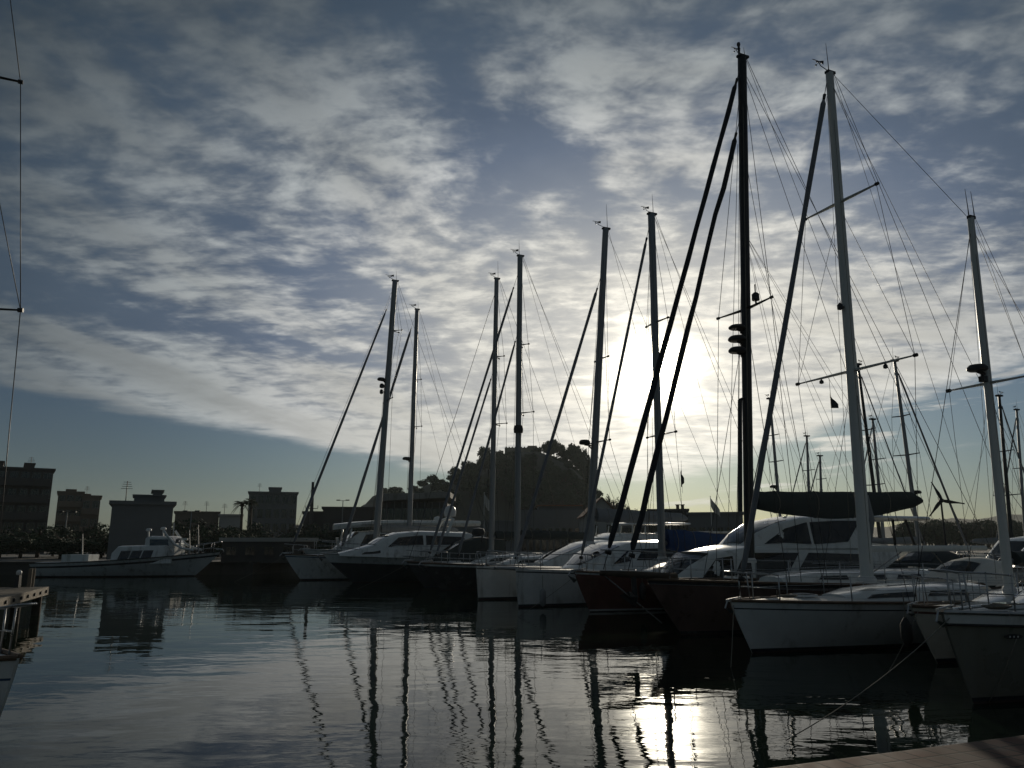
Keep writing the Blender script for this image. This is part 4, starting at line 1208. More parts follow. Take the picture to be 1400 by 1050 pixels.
xa, xb = X(1222, 3.4), X(1238, 3.4)
for sg in (1, -1):
    posts(b, [((xa, sg * 1.25, 2.4), (xa + 0.05, sg * 1.3, 3.45)), ((xb - 0.5, sg * 1.25, 2.3), (xb, sg * 1.3, 3.42))], top, 0.05, 'support', 'plastic_dark')
g = MB(); g.box((X(1250, 2.2), 0, 1.9), (0.08, 2.6, 0.9)); g.build('cockpit_screen', 'gelcoat', b.o)
b.rail(X(965, 1.4) + 1.2, -3.0, 0.62, step=1.5, r=0.015, lines=1); b.anchor(1.38, 1.1); b.hatch(b.L / 2 - 2.2, 0.55)
p = Vector((X(1066, 3.3, 0), 0.3, 3.35)); q = MB(); q.lathe(p, [(0.01, 0), (0.10, 0.02), (0.12, 0.10), (0.07, 0.18), (0.01, 0.2)], 12); q.build('searchlight', 'steel', b.o, auto=50)
p = Vector((X(1180, 3.6, 0), 0, 3.68)); q = MB(); q.tube([p, p + Vector((0, 0, .5))], 0.03, 6); q.lathe(p + Vector((0, 0, .0)), [(.01, 0), (.28, .02), (.3, .1), (.2, .2), (.01, .22)], 16); q.build('radar_dome', 'plastic_white', b.o, auto=50)
for sg in (1, -1):
    q = MB(); q.tube([Vector((X(1110, 3.5, 0), sg * 0.9, 3.5)), Vector((X(1112, 4.2, 0) - 0.2, sg * 0.9, 4.3))], [0.015, 0.006], 5); q.build('whip_aerial', 'plastic_white', b.o)
BOATS['N'] = b

# ---- M: flybridge cruiser behind the red hull
b = Boat('motor_yacht', 'white flybridge motor cruiser with a glazed upper deck, seen behind the red hulled yacht', 'motor yacht', 668, n_bow(668, -37.4), 13.5, 4.0, group=MOTORS)
b.hull(1.45, 1.15, 'gelcoat', rake=1.6, flare=1.3, stripe='hull_blue', stripe_z=(0.30, 0.40), stern=0.95, toe='steel')
X = lambda px, z, y=1.4: xs(b, px, z, y)
ho = b.house([(X(752, 1.5), 1.25, 1.5, 0.9, 0.7), (X(778, 2.1), 1.25, 2.0, 1.5, 1.2), (X(812, 2.6), 1.25, 2.52, 1.75, 1.45), (X(850, 2.8), 1.2, 2.72, 1.78, 1.5), (X(962, 2.8), 1.1, 2.70, 1.78, 1.5)], 'gelcoat', 'saloon')
for (a, c) in ((808, 850), (854, 896), (902, 948)):
    b.side_patch(ho, (((X(a - 4, 1.6), 0.14), (X(c, 1.6), 0.14)), ((X(a + 3, 2.2), 0.76), (X(c, 2.2), 0.76))))
b.screen(ho, X(760, 1.7), X(806, 2.5), -0.9, 0.9)
fb_ = b.house([(X(838, 2.7), 2.66, 2.76, 1.2, 1.1), (X(852, 2.9), 2.66, 3.02, 1.4, 1.3), (X(930, 2.9), 2.64, 3.0, 1.45, 1.35)], 'gelcoat', 'flybridge')
top = slab(b, X(838, 3.55, 0), X(925, 3.55, 0), 3.52, 3.58, 1.35, 0.09, 'hard_top', 'gelcoat')
for px in (849, 866, 884, 902, 918):
    for sg in (1, -1): posts(b, [((X(px, 3.0), sg * 1.28, 2.95), (X(px + 1, 3.5), sg * 1.22, 3.5))], top, 0.03)
b.rail(X(745, 1.5), -3.5, 0.65, step=1.8, r=0.018, lines=1); b.anchor(1.45, 1.1); b.hatch(b.L / 2 - 2.4, 0.55)
q = MB(); q.lathe(Vector((X(905, 3.6, 0), 0, 3.62)), [(.01, 0), (.28, .02), (.3, .12), (.2, .24), (.01, .26)], 16); q.build('radar_dome', 'plastic_white', b.o, auto=50)
for px in (925, 940, 958):
    b.wire((X(px, 1.4), 1.75, 1.3), (X(px, 2.7), 1.7, 2.68), 0.03, 'cockpit_post', 'steel')
BOATS['M'] = b

# ---- E: large coupe with dark lower hull
b = Boat('motor_yacht', 'sleek white coupe motor yacht with a dark lower hull and swept windscreen, left of centre', 'motor yacht', 440, n_bow(440, -51.3), 15.5, 4.3, group=MOTORS)
b.hull(1.85, 1.5, 'hull_navy', rake=2.2, flare=1.3, stripe='gelcoat', stripe_z=(0.02, 0.55), stern=0.95, toe='steel')
X = lambda px, z, y=1.5: xs(b, px, z, y)
ho = b.house([(X(468, 2.0), 1.7, 1.86, 0.8, 0.6), (X(512, 2.4), 1.65, 2.35, 1.55, 1.25), (X(528, 2.8), 1.6, 2.85, 1.75, 1.35), (X(545, 3.1), 1.6, 3.12, 1.82, 1.42), (X(575, 3.25), 1.55, 3.26, 1.85, 1.45), (X(640, 3.2), 1.5, 3.18, 1.85, 1.45), (X(690, 2.7), 1.45, 2.6, 1.85, 1.5)], 'gelcoat', 'saloon')
b.side_patch(ho, (((X(530, 2.3), 0.52), (X(578, 2.3), 0.50)), ((X(545, 2.9), 0.84), (X(578, 2.9), 0.86))))
b.side_patch(ho, (((X(582, 2.3), 0.50), (X(645, 2.3), 0.55)), ((X(582, 2.9), 0.86), (X(632, 2.9), 0.84))))
b.side_patch(ho, (((X(496, 2.0), 0.30), (X(520, 2.0), 0.28)), ((X(500, 2.1), 0.52), (X(520, 2.1), 0.44))), name='porthole')
b.screen(ho, X(514, 2.4), X(546, 3.1), -0.9, 0.9)
arch = MB()
xr = X(612, 3.2, 0)
arch.tube([Vector((xr + 0.5, 1.3, 3.15)), Vector((xr, 1.1, 4.1)), Vector((xr - .1, 0, 4.25)), Vector((xr, -1.1, 4.1)), Vector((xr + 0.5, -1.3, 3.15))], 0.10, 8)
ar = arch.build('radar_arch', 'gelcoat', b.o, auto=50)
q = MB(); q.lathe(Vector((xr - .05, 0.3, 4.3)), [(.01, 0), (.38, .03), (.42, .3), (.35, .6), (.15, .75), (.01, .78)], 16); q.build('satellite_dome', 'plastic_white', ar, auto=50)
b.rail(b.L / 2 - 2.2, -4.0, 0.7, step=1.9, r=0.02, lines=1); b.anchor(1.85, 1.2); b.hatch(b.L / 2 - 3.0, 0.6)
BOATS['E'] = b

# ---- D: big flybridge with the long hard top
b = Boat('motor_yacht', 'largest flybridge motor yacht with a long flat white hard top over a dark glazed deck', 'motor yacht', 412, n_bow(412, -65.0), 18, 4.8, group=MOTORS)
b.hull(2.0, 1.6, 'gelcoat', rake=2.2, flare=1.3, stripe='boot_dark', stripe_z=(0.35, 0.5), stern=0.95, toe='steel')
X = lambda px, z, y=1.7: xs(b, px, z, y)
ho = b.house([(X(462, 2.1), 1.8, 2.0, 1.0, 0.8), (X(478, 2.6), 1.8, 2.7, 1.8, 1.5), (X(492, 3.3), 1.75, 3.35, 2.0, 1.75), (X(520, 3.4), 1.7, 3.45, 2.1, 1.85), (X(640, 3.4), 1.6, 3.40, 2.1, 1.85)], 'gelcoat', 'saloon')
b.side_patch(ho, (((X(490, 2.4), 0.25), (X(560, 2.4), 0.22)), ((X(500, 3.2), 0.88), (X(560, 3.2), 0.88))))
b.side_patch(ho, (((X(563, 2.4), 0.22), (X(632, 2.4), 0.22)), ((X(563, 3.2), 0.88), (X(632, 3.2), 0.88))))
b.screen(ho, X(465, 2.1), X(491, 3.3), -0.9, 0.9)
top = slab(b, X(456, 3.9, 0), X(645, 4.1, 0), 3.78, 4.15, 2.2, 0.42, 'hard_top', 'gelcoat')
for sg in (1, -1):
    posts(b, [((X(476, 2.6), sg * 1.5, 2.4), (X(481, 3.6), sg * 1.7, 3.65)), ((X(600, 3.4), sg * 1.8, 3.3), (X(602, 3.9), sg * 1.8, 4.0))], top, 0.07)
# folded white passerelle panels standing on the foredeck
for k, (px, t) in enumerate(((462, 12), (470, 22))):
    g = MB(); g.box((X(px, 2.4, 0.6), 0.6 + 0.3 * k, 2.45), (0.08, 0.75, 1.0), Matrix.Rotation(R(t), 3, 'Y')); g.build('gangway_panel', 'plastic_white', b.o)
b.rail(b.L / 2 - 2.6, -5.0, 0.75, step=2.2, r=0.022, lines=1); b.anchor(2.0, 1.3)
q = MB(); q.lathe(Vector((X(598, 4.3, 0), 0, 4.3)), [(.01, 0), (.3, .03), (.34, .2), (.25, .42), (.01, .5)], 16); q.build('radar_dome', 'plastic_white', b.o, auto=50)
BOATS['D'] = b

# ---- F: low dark sports boat
b = Boat('sports_boat', 'low black sports boat under dark canvas with a black radar dome on its arch', 'motor boat', 584, n_bow(584, -47.9), 10.5, 2.7, group=MOTORS)
b.hull(1.5, 1.2, 'hull_black', rake=1.6, flare=1.3, stripe='gelcoat', stripe_z=(0.02, 0.10), stern=0.95, toe='steel')
X = lambda px, z, y=0.9: xs(b, px, z, y)
ho = b.house([(X(596, 1.6), 1.4, 1.55, 0.7, 0.5), (X(618, 2.1), 1.35, 2.1, 1.1, 0.85), (X(636, 2.6), 1.3, 2.62, 1.2, 0.92), (X(660, 2.8), 1.25, 2.85, 1.25, 0.95), (X(690, 2.7), 1.2, 2.72, 1.25, 0.95)], 'canvas_dark', 'canvas_cover')
b.screen(ho, X(602, 1.7), X(630, 2.5), -0.9, 0.9)
g = MB(); g.tube([Vector((X(632, 2.6), 0.8, 2.66)), Vector((X(648, 2.9), 0.82, 2.9))], 0.03, 6); g.build('screen_frame', 'steel', b.o)
xr = X(651, 3.0, 0); arch = MB(); arch.tube([Vector((xr, 1.0, 2.6)), Vector((xr - .1, .8, 3.0)), Vector((xr - .1, -.8, 3.0)), Vector((xr, -1.0, 2.6))], 0.06, 8); ar = arch.build('radar_arch', 'plastic_dark', b.o, auto=50)
q = MB(); q.lathe(Vector((xr - .1, 0.1, 3.02)), [(.01, 0), (.4, .02), (.46, .2), (.36, .42), (.01, .5)], 16); q.build('radar_dome', 'plastic_dark', ar, auto=50)
b.rail(b.L / 2 - 1.8, 0.5, 0.55, step=1.7, r=0.018, lines=1); b.anchor(1.5, 0.9)
BOATS['F'] = b

# ---- workboat on the far quay, bow to the right
b = Boat('workboat', 'long white workboat along the far quay on the left, three slanted side windows', 'motor boat', 300, 61.0, 13.3, 4.0, h=Vector((1, 0.03, 0)))
b.hull(1.85, 1.0, 'gelcoat', rake=2.0, flare=1.1, stripe='boot_dark', stripe_z=(0.22, 0.36), stern=0.92, sheer_sag=0.16, toe='rubber')
X = lambda px, z, y=-1.5: xs(b, px, z, y)
ho = b.house([(X(234, 2.0), 1.0, 1.9, 1.3, 1.2), (X(226, 2.4), 1.0, 2.35, 1.5, 1.35), (X(160, 2.3), 0.95, 2.25, 1.55, 1.4), (X(152, 1.9), 0.95, 1.8, 1.55, 1.4)], 'gelcoat', 'cabin')
for a in (163, 178.5, 194):
    b.side_patch(ho, (((X(a + 11, 1.2), 0.26), (X(a - 3, 1.2), 0.26)), ((X(a + 15, 1.8), 0.74), (X(a + 2, 1.8), 0.74))))
wh = b.house([(X(236, 2.5), 1.3, 2.4, 1.1, 1.0), (X(229, 2.9), 1.3, 2.98, 1.2, 1.1), (X(200, 3.0), 1.3, 3.0, 1.2, 1.1), (X(196, 2.9), 1.3, 2.9, 1.2, 1.1)], 'gelcoat', 'wheelhouse')
b.side_patch(wh, (((X(228, 2.4), 0.58), (X(202, 2.4), 0.58)), ((X(227, 2.8), 0.88), (X(202, 2.8), 0.88))))
b.screen(wh, X(235, 2.5), X(229.5, 2.9), -0.9, 0.9)
sw = MB()
for sg in (1, -1):
    sw = MB(); sw.tube([Vector((X(221, 3.5), sg * 1.1, 3.45)), Vector((X(225, 3.1), sg * 1.12, 3.1)), Vector((X(235, 2.5), sg * 1.15, 2.45)), Vector((X(246, 2.1), sg * 1.15, 2.12)), Vector((X(260, 1.95), sg * 0.9, 1.98))], 0.09, 8); sw.build('visor_coaming', 'gelcoat', b.o, auto=50)
for px, z0, z1 in ((201, 2.9, 3.4), (221, 2.9, 3.5)):
    q = MB(); q.tube([Vector((X(px, z0, 0), 0.3, z0)), Vector((X(px, z1, 0), 0.3, z1))], 0.06, 6); q.lathe(Vector((X(px, z1, 0), 0.3, z1)), [(.01, 0), (.2, .02), (.22, .12), (.14, .22), (.01, .24)], 12); q.build('radar_dome', 'plastic_white', b.o, auto=50)
q = MB(); q.tube([Vector((X(246, 1.9, 0), 0, 1.9)), Vector((X(247, 2.75, 0), 0, 2.75))], 0.06, 6); q.box((X(250, 2.8, 0), 0, 2.8), (0.75, 0.25, 0.16)); q.build('searchlight', 'steel', b.o)
for px, zt in ((259, 3.5), (271, 3.9), (113, 3.2)):
    q = MB(); z = b.deck_z(X(px, 1.5, 0)); q.tube([Vector((X(px, 1.5, 0), 0, z)), Vector((X(px, zt, 0), 0, zt))], [0.06, 0.03], 6); q.build('signal_pole', 'alloy', b.o)
b.rail(b.L / 2 - 1.6, X(240, 2, 0), 0.7, step=1.4, r=0.022, lines=2); b.anchor(2.0, 1.0)
g = MB(); g.box((X(110, 1.4, 0), 0, 1.35), (2.0, 1.6, 0.6)); g.build('engine_box', 'gelcoat', b.o)
BOATS['A'] = b

# ---- yachts of the second pontoon: only masts rise above the row in front
def far_yacht(px0, px1, top, Y, w, label, mtl='alloy', L=11, spr=(), hd=1, stay=None, dome=None, cover='canvas_grey', hull='gelcoat', stayw=2.0):
    h = ROW_H * hd
    b = Boat('sailing_yacht', label, 'sailboat', px0, Y, L, 3.4, h=h, group='yachts on the second pontoon')
    # shift so that the mast (42 % aft of the bow) stands at px0
    want = at_y(px0, 715, Y); cur = b.bow - b.h * (L * 0.42)
    d = Vector((want.x - cur.x, want.y - cur.y, 0)); b.bow += d
    b.o.location = Vector(b.o.location) + d; b.M = Matrix.Translation(b.o.location) @ Matrix.Rotation(math.atan2(h.y, h.x), 4, 'Z'); b.I = b.M.inverted()
    b.hull(1.35, 1.1, hull, rake=1.0, stripe='boot_dark'); b.coachroof(L / 2 - 3.4, -2.3, 0.45, 1.1)
    k = want.y; base = Vector((want.x, want.y, 1.7)); t = at_y(px1, top, Y)
    b.mb = b.loc(base); b.mt = b.loc(t); b.mH = (b.mt - b.mb).length
    r = w / 2 / FPX * Y; b.mr = r
    m = MB(); m.tube([b.mb, b.mb + (b.mt - b.mb) * .5, b.mt], [r, r * .95, r * .7], 10); b.mo = m.build('mast', mtl, b.o, auto=50)
    c = MB(); c.box(b.mt, (r * 4, r * 2, 0.12)); c.build('masthead', 'plastic_dark', b.mo)
    b.sp = []
    for (py, ln) in spr:
        f = b.frac(py); p = b.mp(f); tips = []
        for sg in (1, -1):
            tip = p + Vector((-0.1, sg * ln, 0.03)); q = MB(); q.tube([p, tip], [0.05, 0.035], 6); q.build('spreader', 'alloy', b.mo); tips.append(tip)
        b.sp.append((f, tips))
    b.shrouds(0.012); b.backstay(0.011)
    b.forestay(0.95, (L / 2 - 0.2, 0, 1.4), stayw, stayw * .8, bare=0.03)
    b.boom(4.0, 2.6, cover=cover, ch=(0.36, 0.2)); b.vane(0.35, 1.0); b.aerial(0.9)
    if dome: b.radar(dome, 0.3, 0.4, 0.22)
    return b
far_yacht(1068, 1052.5, 545, 62, 4.5, 'distant yacht whose leaning mast stands right of the black mast above its sail cover', spr=((631, .8), (595, .6)), dome=668)
far_yacht(1106, 1103, 596, 78, 4.0, 'distant yacht with a short straight mast and aerial, left of the thick pale mast', spr=((643, 0.8),))
far_yacht(1122.5, 1121, 623, 82, 4.0, 'distant yacht with the shortest mast, beside another short mast left of the thick pale mast', 'alloy', 10, ((655, .7),))
far_yacht(1202, 1173, 498, 56, 5.0, 'distant yacht with a raked dark mast directly right of the thick pale mast', 'mast_black', 12, ((588, 0.9), (663, 1.1)), hd=-1)
far_yacht(1206, 1193, 573, 66, 4.5, 'distant yacht with a slim mast close behind a taller raked dark mast', 'alloy', 11, ((628, .9),))
far_yacht(1254, 1223, 493, 50, 5.5, 'distant yacht whose mast leans left over the wind generator', 'alloy', 12, ((622, 1.0), (569, 0.7)), hd=-1, dome=676, stayw=3.0)
far_yacht(1379, 1366, 541, 55, 5.0, 'distant yacht with a slim mast seen right of the radar mast near the right edge', 'mast_black', 11, ((617, .8), (677, 1.0)), hd=-1)
far_yacht(1398, 1390, 560, 70, 4.0, 'distant yacht with a thin mast at the extreme right edge', 'alloy', 11, ((640, .8),))

def far_cruiser(px, Y, L, label, z=2.8, hull='gelcoat', hd=1):
    h = ROW_H * hd
    b = Boat('motor_cruiser', label, 'motor yacht', px, Y, L, 3.4, h=h, group='motor cruisers behind the row')
    b.hull(1.4, 1.1, hull, rake=1.4, flare=1.2, stripe='boot_dark', stern=.95)
    ho = b.house([(L * .22, 1.25, 1.4, .8, .6), (L * .12, 1.25, 2.0, 1.3, 1.05), (0.2, 1.2, z - .2, 1.45, 1.15), (-L * .15, 1.15, z, 1.45, 1.15), (-L * .32, 1.1, z - .1, 1.45, 1.15)], 'gelcoat', 'saloon')
    b.side_patch(ho, (((L * .08, .35), (-L * .1, .35)), ((0, .8), (-L * .1, .8)))); b.side_patch(ho, (((-L * .11, .35), (-L * .3, .35)), ((-L * .11, .8), (-L * .28, .8))))
    b.screen(ho, L * .2, 0.4, -.9, .9)
    b.rail(L / 2 - 1.5, 0, .6, step=1.8, r=.02, lines=1)
    return b
far_cruiser(1310, 44, 11, 'white motor cruiser between the wind generator and the radar mast, low among the rigging', 2.9, hd=1)
far_cruiser(1352, 38, 10, 'white motor cruiser lying behind the radar mast near the right edge', 2.7)
far_cruiser(1045, 47, 11, 'white motor cruiser hidden low behind the black masted yacht', 2.7)

# ------------------------------------------------------------------ water
def water_mat():
    m = bpy.data.materials.new('harbour_water'); m.use_nodes = True
    t = m.node_tree; N = Nodes(t); p = t.nodes['Principled BSDF']
    p.inputs['Base Color'].default_value = (0.010, 0.018, 0.012, 1)
    p.inputs['Roughness'].default_value = 0.015
    p.inputs['IOR'].default_value = 1.24
    p.inputs['Specular IOR Level'].default_value = 0.36
    tc = N.new('ShaderNodeTexCoord'); o = tc.outputs['Object']
    ow = N.vm('ADD', o, N.vm('SCALE', N.vm('SUBTRACT', N.noise(o, 0.25, 2).outputs['Color'], (.5, .5, .5)), 1.2))
    patch = N.noise(N.vm('MULTIPLY', o, (0.5, 1.0, 1)), 0.09, 3, 0.55).outputs[0]
    amt = N.ss(patch, 0.40, 0.62, 0.35, 1.25)
    h1 = N.m('MULTIPLY', N.noise(N.vm('MULTIPLY', ow, (0.55, 1.0, 1)), 0.7, 3, 0.5).outputs[0], WAVE[0])
    h2 = N.m('MULTIPLY', N.noise(N.vm('MULTIPLY', ow, (0.40, 1.0, 1)), 2.6, 3, 0.5, 0.2).outputs[0], WAVE[1])
    h3 = N.m('MULTIPLY', N.noise(N.vm('MULTIPLY', ow, (0.55, 1.0, 1)), 9.0, 2, 0.5, 0.2).outputs[0], WAVE[2])
    h = N.m('ADD', h1, N.m('MULTIPLY', N.m('ADD', h2, h3), amt))
    b = N.new('ShaderNodeBump'); b.inputs['Strength'].default_value = 1.0; b.inputs['Distance'].default_value = 1.0
    t.links.new(h, b.inputs['Height']); t.links.new(b.outputs[0], p.inputs['Normal'])
    return m
WAVE = (0.018, 0.0048, 0.0008)
m = MB(); m.add([(-1600, -60, 0), (1600, -60, 0), (1600, 2550, 0), (-1600, 2550, 0)], [(0, 1, 2, 3)])
m.build('water', water_mat(), kind='structure')

# ------------------------------------------------------------------ land
GZ = 0.9
def ground_mat():
    m = bpy.data.materials.new('quay_ground'); m.use_nodes = True
    t = m.node_tree; N = Nodes(t); p = t.nodes['Principled BSDF']
    o = N.new('ShaderNodeTexCoord').outputs['Object']
    a = N.noise(o, 0.15, 5, 0.6).outputs[0]; g = N.noise(o, 0.02, 4, 0.6).outputs[0]
    sep = N.new('ShaderNodeSeparateXYZ'); t.links.new(o, sep.inputs[0])
    pav = N.mix(a, (0.09, 0.088, 0.085, 1), (0.16, 0.155, 0.145, 1))
    veg = N.mix(a, (0.05, 0.06, 0.03, 1), (0.11, 0.10, 0.06, 1))
    far = N.ss(N.m('ADD', sep.outputs[1], N.m('MULTIPLY', g, 160)), 220, 330)
    t.links.new(N.mix(far, pav, veg), p.inputs['Base Color']); p.inputs['Roughness'].default_value = 0.9
    return m
pl = [(-1500, 64), (-21, 64), (-13.5, 97), (1500, 97), (1500, 2500), (-1500, 2500)]
m = MB(); m.add([(x, y, GZ) for x, y in pl], [tuple(range(6))]); m.build('ground', ground_mat(), kind='structure')
m = MB()
fr = [(-300, 64), (-21, 64), (-13.5, 97), (300, 97)]
m.grid([[(x, y, -0.6) for x, y in fr], [(x, y, GZ - 0.3) for x, y in fr], [(x, y - 0.0, GZ - 0.004) for x, y in fr]])
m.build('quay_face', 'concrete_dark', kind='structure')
m = MB()
for (xa, ya), (xb, yb) in zip(fr, fr[1:]):
    c = ((xa + xb) / 2, (ya + yb) / 2, GZ + 0.062)
    ln = math.hypot(xb - xa, yb - ya); an = math.atan2(yb - ya, xb - xa)
    m.box(c, (ln - 0.5, 0.4, 0.13), Matrix.Rotation(an, 3, 'Z'))
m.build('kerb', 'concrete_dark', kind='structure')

# the near quay the picture was taken from
QZ = 1.0
q0, q1 = at_z(1050, 1050, QZ), at_z(1400, 1005, QZ)
qd = Vector((q1.x - q0.x, q1.y - q0.y, 0)).normalized(); qn = Vector((qd.y, -qd.x, 0))
def tile_mat():
    m = bpy.data.materials.new('quay_tiles'); m.use_nodes = True
    t = m.node_tree; N = Nodes(t); p = t.nodes['Principled BSDF']
    o = N.new('ShaderNodeTexCoord').outputs['Object']
    br = N.new('ShaderNodeTexBrick'); br.offset = 0.0; br.squash = 1.0
    t.links.new(N.vm('ADD', o, N.vm('SCALE', N.vm('SUBTRACT', N.noise(o, 3.0, 2).outputs['Color'], (.5, .5, .5)), 0.012)), br.inputs['Vector'])
    br.inputs['Scale'].default_value = 1.0; br.inputs['Brick Width'].default_value = 0.21; br.inputs['Row Height'].default_value = 0.21
    br.inputs['Mortar Size'].default_value = 0.014; br.inputs['Mortar Smooth'].default_value = 0.4; br.inputs['Bias'].default_value = -0.1
    br.inputs['Color1'].default_value = (0.088, 0.040, 0.029, 1); br.inputs['Color2'].default_value = (0.118, 0.060, 0.044, 1); br.inputs['Mortar'].default_value = (0.02, 0.016, 0.014, 1)
    n = N.noise(o, 2.3, 6, 0.65).outputs[0]
    dirt = N.ss(N.noise(o, 0.9, 5, 0.6).outputs[0], 0.42, 0.68)
    c = N.mix(N.m('MULTIPLY', dirt, 0.55), br.outputs['Color'], (0.07, 0.055, 0.044, 1))
    c = N.vm('SCALE', c, N.lin(n, .3, .7, .75, 1.2))
    t.links.new(c, p.inputs['Base Color'])
    t.links.new(N.lin(n, .3, .7, .65, .9), p.inputs['Roughness']); p.inputs['Specular IOR Level'].default_value = 0.25
    b = N.new('ShaderNodeBump'); b.inputs['Strength'].default_value = 0.5; b.inputs['Distance'].default_value = 0.006
    t.links.new(N.m('SUBTRACT', N.m('MULTIPLY', n, 0.6), br.outputs['Fac']), b.inputs['Height']); t.links.new(b.outputs[0], p.inputs['Normal'])
    return m
qo = MB()
ex = 40
pts = [(-ex, 0, 0), (ex, 0, 0), (ex, -25, 0), (-ex, -25, 0)]
qo.add(pts, [(0, 1, 2, 3)])
qq = qo.build('quay', tile_mat(), kind='structure'); qq.location = q0; qq.rotation_euler = (0, 0, math.atan2(qd.y, qd.x))
qw = MB(); qw.grid([[(-ex, 0.0, -1.6), (ex, 0.0, -1.6)], [(-ex, 0.0, -0.003), (ex, 0.0, -0.003)]])
qq2 = qw.build('quay_side', 'concrete', kind='structure'); qq2.location = q0; qq2.rotation_euler = qq.rotation_euler

# ------------------------------------------------------------------ wooden pier on the left
A = at_z(62, 802.5, 0.98); B0 = at_z(0, 817.5, 0.98); d = (B0 - A).normalized(); nrm = Vector((d.y, -d.x, 0))
if nrm.x > 0: nrm = -nrm
t = Thing('pier', 'weathered wooden pier on dark piles at the left edge, with two posts at its end', 'pier', (A.x, A.y, 0))
W = 3.0; LEN = 16
dk = MB(); k = 0.0; rng = random.Random(3)
while k < LEN:
    a = A + d * k; b = A + d * (k + 0.15); z = rng.uniform(-.006, .006)
    vs = [t.loc(Vector((p.x, p.y, 0.95 + z + h))) for h in (-0.03, 0.03) for p in (a, b, b + nrm * W, a + nrm * W)]
    dk.add(vs, [(0, 1, 2, 3), (4, 5, 6, 7), (0, 1, 5, 4), (1, 2, 6, 5), (2, 3, 7, 6), (3, 0, 4, 7)]); k += 0.162
dk.build('deck', 'wood_old', t.o)
def beam(a, b, w, z0, z1, name, m, par):
    dd = (b - a).normalized(); nn = Vector((dd.y, -dd.x, 0)) * w / 2
    g = MB(); vs = [t.loc(Vector((p.x, p.y, z))) for z in (z0, z1) for p in (a + nn, b + nn, b - nn, a - nn)]
    g.add(vs, [(0, 1, 2, 3), (4, 5, 6, 7), (0, 1, 5, 4), (1, 2, 6, 5), (2, 3, 7, 6), (3, 0, 4, 7)]); return g.build(name, m, par)
eb = beam(A - nrm * 0.05, A + d * LEN - nrm * 0.05, 0.09, 0.70, 0.985, 'edge_beam', 'wood_old', t.o)
beam(A - d * 0.05 - nrm * .1, A - d * 0.05 + nrm * W, 0.09, 0.70, 0.985, 'edge_beam', 'wood_old', t.o)
for i in range(12):
    p = A + d * (0.35 + 0.9 * i) - nrm * 0.10; g = MB(); q = t.loc(Vector((p.x, p.y, 0.84)))
    e = t.loc(Vector((p.x, p.y, 0.84)) - nrm * 0.05); g.tube([q, e], 0.055, 8); g.build('bolt_head', 'rubber', eb)
for i in range(6):
    for s in (0.15, W - 0.15):
        p = A + d * (0.3 + 3.0 * i) + nrm * s; g = MB(); g.tube([t.loc((p.x, p.y, -1.0)), t.loc((p.x, p.y, 0.9))], 0.15, 10); g.build('pile', 'wood_dark', t.o, auto=50)
for px in (39.5, 43.5):
    p = at_y(px, 800, A.y + 0.3 + (px - 39) * 0.05); g = MB(); g.tube([t.loc((p.x, p.y, 0.6)), t.loc((p.x, p.y, 1.62))], [0.075, 0.07], 10); g.build('end_post', 'wood_old', t.o, auto=50)
p = at_y(24, 800, A.y - 0.4)
ped = Thing('service_pedestal', 'slim dark lamp pedestal standing on the wooden pier at the left edge', 'pedestal', (p.x, p.y, 0.98))
g = MB(); g.box((0, 0, 0.22), (0.16, 0.16, 0.44), taper=0.85); g.build('body', 'plastic_dark', ped.o)
g = MB(); g.lathe((0, 0, 0.44), [(0.06, 0), (0.09, 0.03), (0.09, 0.12), (0.05, 0.17), (0.01, 0.18)], 12); g.build('lamp_head', 'plastic_white', ped.o, auto=50)

